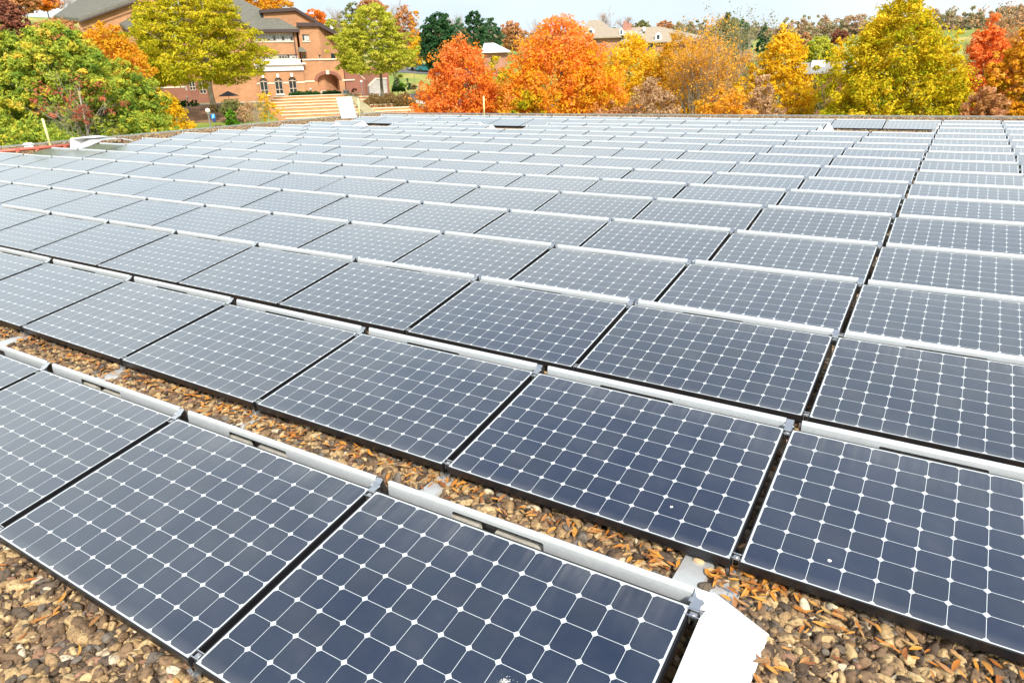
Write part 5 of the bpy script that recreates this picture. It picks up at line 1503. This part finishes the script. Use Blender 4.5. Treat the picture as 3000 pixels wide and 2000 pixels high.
b = MB(BT); b.prism([(.0, .40), (.14, .40), (.05, .12), (-.10, .08)], lambda a, c: (a, .036, c), lambda a, c: (a, .040, c)); b.build('pale_stroke', M['paleblue'], ban)
b = MB(BT); b.box(-.26, .18, .01, .03, .43, .46); b.build('rod', M['greypost'], ban)
ball_lamp(550, 294, 290, 93, 'short white globe light between the round clipped shrubs', .10)
ball_lamp(911, 272, 266, 99, 'short white globe light at the long low hedge', .12)
ball_lamp(1060, 255, 245, 105, 'globe light on the wing wall terrace', .18)
ball_lamp(1226, 266, 254, 103, 'grey bollard light beside the road', .08)
def bins(px, yb, D, lab):
    p = P(px, yb, D); p[2] = gz(p)
    f_ = np.array([*(ray(px, yb)[:2]), 0]); f_ /= np.linalg.norm(f_); r_ = np.array([f_[1], -f_[0], 0])
    T_ = lambda a, n_, c: p + r_ * a - f_ * n_ + np.array([0, 0, c])
    t_ = empty('recycling_bin', tuple(p), lab, 'bin', 'beige recycling stations')
    b = MB(T_); b.box(-.42, .42, -.3, .3, 0, 1.25); b.box(-.46, .46, -.34, .34, 1.25, 1.32); b.build('body', M['ivory'], t_)
    b = MB(T_); b.box(-.30, -.06, .302, .33, .90, 1.12); b.build('blue_panel', M['blue'], t_)
    b = MB(T_); b.box(.08, .30, .302, .33, .90, 1.12); b.build('black_panel', M['navy'], t_)
bins(533, 298, 92, 'beige recycling station behind the round clipped shrubs')
bins(1014, 272, 100, 'beige recycling station right of the great arch')
M['dkwood'] = simple('weathered_teak', (.22, .20, .17), .8)
def picnic(px, yb, D, lab):
    p = P(px, yb, D); p[2] = gz(p) + .05; t_ = empty('picnic_table', tuple(p), lab, 'table', 'outdoor tables on the terrace')
    f_ = np.array([*(ray(px, yb)[:2]), 0]); f_ /= np.linalg.norm(f_); r_ = np.array([f_[1], -f_[0], 0])
    T_ = lambda a, n_, c: p + r_ * a - f_ * n_ + np.array([0, 0, c])
    b = MB(T_); b.box(-.8, .8, -.4, .4, .72, .77); b.build('tabletop', M['dkwood'], t_)
    for s_ in (-.65, .65):
        b = MB(T_); b.box(s_ - .04, s_ + .04, -.35, .35, 0, .715); b.build('leg', M['dkwood'], t_)
    for s_ in (-.75, .75):
        b = MB(T_); b.box(-.8, .8, s_ - .15, s_ + .15, .42, .46); b.box(-.6, -.54, s_ - .1, s_ + .1, 0, .418); b.box(.54, .6, s_ - .1, s_ + .1, 0, .418); b.build('bench', M['dkwood'], t_)
picnic(652, 297, 92, 'grey outdoor table left on the terrace beside the big trunk')
picnic(678, 292, 95, 'grey outdoor table under the closed dark parasol')
picnic(1075, 270, 100, 'grey outdoor table left of the right locust trunk')
picnic(1100, 271, 99, 'grey outdoor table in front of the stone stair wall')
p = P(672, 296, 94); p[2] = gz(p)
pa_ = empty('parasol', tuple(p), 'dark brown parasol over the terrace tables', 'parasol')
b = MB(); b.tube([p, p + [0, 0, 1.75]], .03, 6); b.build('pole', M['greypost'], pa_)
b = MB(); n = 8; vs = [tuple(p + [0, 0, 1.9])] + [tuple(p + [1.25 * math.cos(6.283 * k / n), 1.25 * math.sin(6.283 * k / n), 1.32]) for k in range(n)] + [tuple(p + [0, 0, 1.84])]
b.add(vs, [(0, k + 1, (k + 1) % n + 1) for k in range(n)] + [(n + 1, (k + 1) % n + 1, k + 1) for k in range(n)]); b.build('canopy', M['fascia'], pa_)
# bicycles leaning inside the arch
def bike(px, D, lab, mat, dz=0):
    p = P(px, 270, D); p[2] = gz(p) + .3 + dz
    f_ = np.array([*(ray(px, 270)[:2]), 0]); f_ /= np.linalg.norm(f_); r_ = np.array([f_[1], -f_[0], 0])
    T_ = lambda a, c: p + r_ * a + np.array([0, 0, c])
    t_ = empty('bicycle', tuple(p), lab, 'bicycle', 'bicycles parked in the great arch')
    for s_ in (-.5, .5):
        b = MB(); pts = [T_(s_ + .33 * math.cos(a), .34 + .33 * math.sin(a)) for a in np.linspace(0, 6.283, 17)]; b.tube(pts, .022, 5, False); b.build('wheel', M['black'], t_)
    b = MB()
    for (a, c) in (((-.5, .34), (-.12, .34)), ((-.5, .34), (-.2, .78)), ((-.12, .34), (-.22, .88)), ((-.12, .34), (.34, .80)), ((-.2, .78), (.34, .80)), ((.5, .34), (.32, .98))): b.tube([T_(*a), T_(*c)], .02, 5)
    b.build('frame', mat, t_)
    b = MB(); b.tube([T_(.22, 1.0), T_(.34, 1.0)], .018, 5); b.build('handlebar', M['black'], t_)
    b = MB(); b.tube([T_(-.32, .9), T_(-.14, .91)], .035, 6); b.build('saddle', M['black'], t_)
bike(946, 106, 'white bicycle, left one in the great arch', M['whitep']); bike(972, 107, 'dark blue bicycle, middle one in the great arch', M['navy']); bike(986, 107, 'dark red bicycle, right one in the great arch', M['redpaint'])
# cars on the slope
def car(px, D, mat, lab, face=1):
    p = P(px, 180, D); p[2] = gz(p) + .1
    f_ = np.array([*(ray(px, 180)[:2]), 0]); f_ /= np.linalg.norm(f_); r_ = np.array([f_[1], -f_[0], 0]) * face
    T_ = lambda a, n_, c: p + r_ * a - f_ * n_ + np.array([0, 0, c])
    t_ = empty('parked_car', tuple(p), lab, 'car', 'cars parked on the slope behind the locust tree')
    prof = [(-2.15, .35), (-2.15, .75), (-1.3, .92), (-.75, 1.38), (.75, 1.42), (1.45, .98), (2.1, .85), (2.15, .35)]
    b = MB(T_); b.prism(prof, lambda a, c: (a, .85, c), lambda a, c: (a, -.85, c)); b.build('body', mat, t_)
    b = MB(T_); b.prism([(-1.1, .96), (-.66, 1.31), (.68, 1.34), (1.2, 1.0)], lambda a, c: (a, .87, c), lambda a, c: (a, .853, c)); b.build('window', M['glassdark'], t_)
    for s_ in (-1.35, 1.35):
        b = MB(T_); b.prism([(s_ + .33 * math.cos(a), .33 + .33 * math.sin(a)) for a in np.linspace(0, 6.283, 15)[:-1]], lambda a, c: (a, .9, c), lambda a, c: (a, .66, c)); b.build('wheel', M['black'], t_)
M['teal'] = simple('teal_car_paint', (.03, .20, .20), .25, .3); M['silver'] = simple('silver_car_paint', (.40, .45, .46), .25, .5)
car(1226, 150, M['silver'], 'pale car, left of the two on the slope'); car(1250, 149, M['teal'], 'dark teal car, right of the two on the slope', -1)

# ------------------------------------------------------------------ other buildings
def bldframe(px, D):
    o = P(px, 240, D); o[2] = 0
    f_ = np.array([*(ray(px, 240)[:2]), 0]); f_ /= np.linalg.norm(f_); r_ = np.array([f_[1], -f_[0], 0])
    T_ = lambda u, n_, z: (o[0] + r_[0] * u - f_[0] * n_, o[1] + r_[1] * u - f_[1] * n_, z)
    def UZ(x, y, n_=0.0):
        v = ray(x, y); o2 = o - f_ * n_; t_ = ((o2 - CAM)[:2] @ f_[:2]) / (v[:2] @ f_[:2]); pp = CAM + v * t_
        return float((pp - o)[:2] @ r_[:2]), float(pp[2])
    return o, T_, UZ, tuple(float(k) for k in r_)
M['tanshingle'] = mat_shingle('tan_shingles', (.36, .29, .21))
o, T_, UZ, rr3 = bldframe(1880, 190)
dorm = empty('dormer_building', tuple(o), 'distant hall with tan hipped roofs, white dormers and a brick chimney block', 'building')
BR3 = mat_brick('far_brick', (.42, .17, .11), (.36, .15, .10), (.4, .3, .25), rr3)
U = lambda x, y=110, n_=0: UZ(x, y, n_)[0]
Z = lambda y, x=1880, n_=0: UZ(x, y, n_)[1]
zb_ = Z(240)
b = MB(T_); b.box(U(1770), U(2090), -10, 0, zb_, Z(128, 1930)); b.box(U(1700), U(1815), -12, 4, zb_, Z(112, 1760)); b.build('wall', BR3, dorm)
b = MB(T_)
def hiproof(b, u0, u1, n0, n1, ze, zr, r0_, r1_, th=.25):
    nm = (n0 + n1) / 2
    vs = [(u0, n0, ze), (u1, n0, ze), (u1, n1, ze), (u0, n1, ze), (r0_, nm, zr), (r1_, nm, zr), (u0, n0, ze - th), (u1, n0, ze - th), (u1, n1, ze - th), (u0, n1, ze - th)]
    b.add(vs, [(0, 1, 5, 4), (1, 2, 5), (2, 3, 4, 5), (3, 0, 4), (6, 7, 1, 0), (7, 8, 2, 1), (8, 9, 3, 2), (9, 6, 0, 3), (9, 8, 7, 6)])
hiproof(b, U(1694), U(1822), 5, -13, Z(112, 1760), Z(56, 1755), U(1722), U(1756)); b.build('roof', M['tanshingle'], dorm)
b = MB(T_); hiproof(b, U(1775), U(2105), 1.0, -11, Z(124, 1900), Z(75, 1930), U(1790), U(1932)); b.build('roof', M['tanshingle'], dorm)
def dormer(px, yt, yb, w, n_):
    u, zt, zb2 = U(px, yb, n_), Z(yt, px, n_), Z(yb, px, n_); hw = abs(U(px + w / 2, yb, n_) - u)
    b = MB(T_); zm = zb2 + (zt - zb2) * .62
    b.prism([(u - hw, zb2), (u + hw, zb2), (u + hw, zm), (u, zt), (u - hw, zm)], lambda a, c: (a, n_, c), lambda a, c: (a, n_ - 3.2, c)); d_ = b.build('dormer', M['trimwhite'], dorm)
    b = MB(T_); b.box(u - hw * .42, u + hw * .42, n_ + .005, n_ + .06, zb2 + (zm - zb2) * .2, zm * 1.0); b.build('pane', M['glassdark'], d_)
dormer(1730, 80, 104, 22, 2.6); dormer(1820, 80, 104, 11, .6); 
for px in (1831, 1847, 1863, 1878): dormer(px, 92, 104, 7, .6)
dormer(1928, 94, 118, 19, .4); dormer(1975, 100, 116, 12, .2)
b = MB(T_); b.box(U(1823), U(1836), -7, -4, Z(90), Z(59.5, 1830)); b.box(U(1836) + .01, U(1848), -6.9, -4.1, Z(90), Z(66, 1842)); b.build('chimney', BR3, dorm)
b = MB(T_); b.box(U(1882), U(1891), -3.5, -2, Z(92), Z(77.5, 1886)); b.build('roof_vent', M['galv'], dorm)
b = MB(T_); b.box(U(1899), U(1912), .004, .07, Z(150, 1905), Z(132, 1905)); b.build('window', M['glassdark'], dorm)

o, T_, UZ, rr3 = bldframe(1452, 150)
pav = empty('white_roofed_pavilion', tuple(o), 'small red brick pavilion with a white hipped roof between pine and big maple', 'building')
U = lambda x, y=140, n_=0: UZ(x, y, n_)[0]; Z = lambda y, x=1452, n_=0: UZ(x, y, n_)[1]
b = MB(T_); b.box(U(1418), U(1486), -8, 0, Z(235), Z(151, 1455)); b.build('wall', BR3, pav)
b = MB(T_); hiproof(b, U(1410), U(1494), 1, -9, Z(151, 1450), Z(124, 1440), U(1418), U(1448)); b.build('roof', M['sidewhite'], pav)

o, T_, UZ, rr3 = bldframe(2405, 85)
sk = empty('skylight_building', tuple(o), 'low brick building with grey ribbed roof and pale skylight beside the tallest maple', 'building')
U = lambda x, y=200, n_=0: UZ(x, y, n_)[0]; Z = lambda y, x=2405, n_=0: UZ(x, y, n_)[1]
b = MB(T_); b.box(U(2300), U(2520), -8, 0, Z(360), Z(217, 2405)); b.build('wall', BR2, sk)
M['ribroof'] = simple('grey_brown_metal_roof', (.30, .27, .24), .6, .1, .15, 2)
zr0, zr1 = Z(217, 2405), Z(187, 2405, -7)
b = MB(T_); slope_pts = [(U(2296), .5, zr0), (U(2526), .5, zr0), (U(2526), -7, zr1), (U(2296), -7, zr1)]
b.hexa(slope_pts + [(p_[0], p_[1], p_[2] + .15) for p_ in slope_pts]); b.build('roof', M['ribroof'], sk)
b = MB(T_)
f0, f1 = .25, .92
sy = lambda f: (.5 - 7.5 * f, zr0 + (zr1 - zr0) * f + .152)
u0_, u1_ = U(2375, 200, -3), U(2416, 200, -3)
(n0_, z0_), (n1_, z1_) = sy(.52), sy(.97)
b.hexa([(u0_, n0_, z0_), (u1_, n0_, z0_), (u1_, n1_, z1_), (u0_, n1_, z1_), (u0_, n0_, z0_ + .25), (u1_, n0_, z0_ + .25), (u1_, n1_, z1_ + .25), (u0_, n1_, z1_ + .25)]); b.build('skylight', M['sidewhite'], sk)
b = MB(T_); b.box(U(2438), U(2450), -5, -4.2, Z(200), Z(190)); b.build('roof_vent', M['sidewhite'], sk)

# slate roof far behind the end block
o, T_, UZ, rr3 = bldframe(950, 175)
sr = empty('slate_roofed_house', tuple(o), 'pale slate roof peeping out behind the brick end block', 'house')
U = lambda x, y=70, n_=0: UZ(x, y, n_)[0]; Z = lambda y, x=950, n_=0: UZ(x, y, n_)[1]
b = MB(T_); b.box(U(905), U(972), -8, 0, Z(160), Z(86)); b.build('wall', BR3, sr)
M['slate'] = mat_shingle('pale_slate', (.42, .45, .42))
b = MB(T_); hiproof(b, U(900), U(978), 1, -9, Z(86), Z(50, 935), U(915), U(950)); b.build('roof', M['slate'], sr)
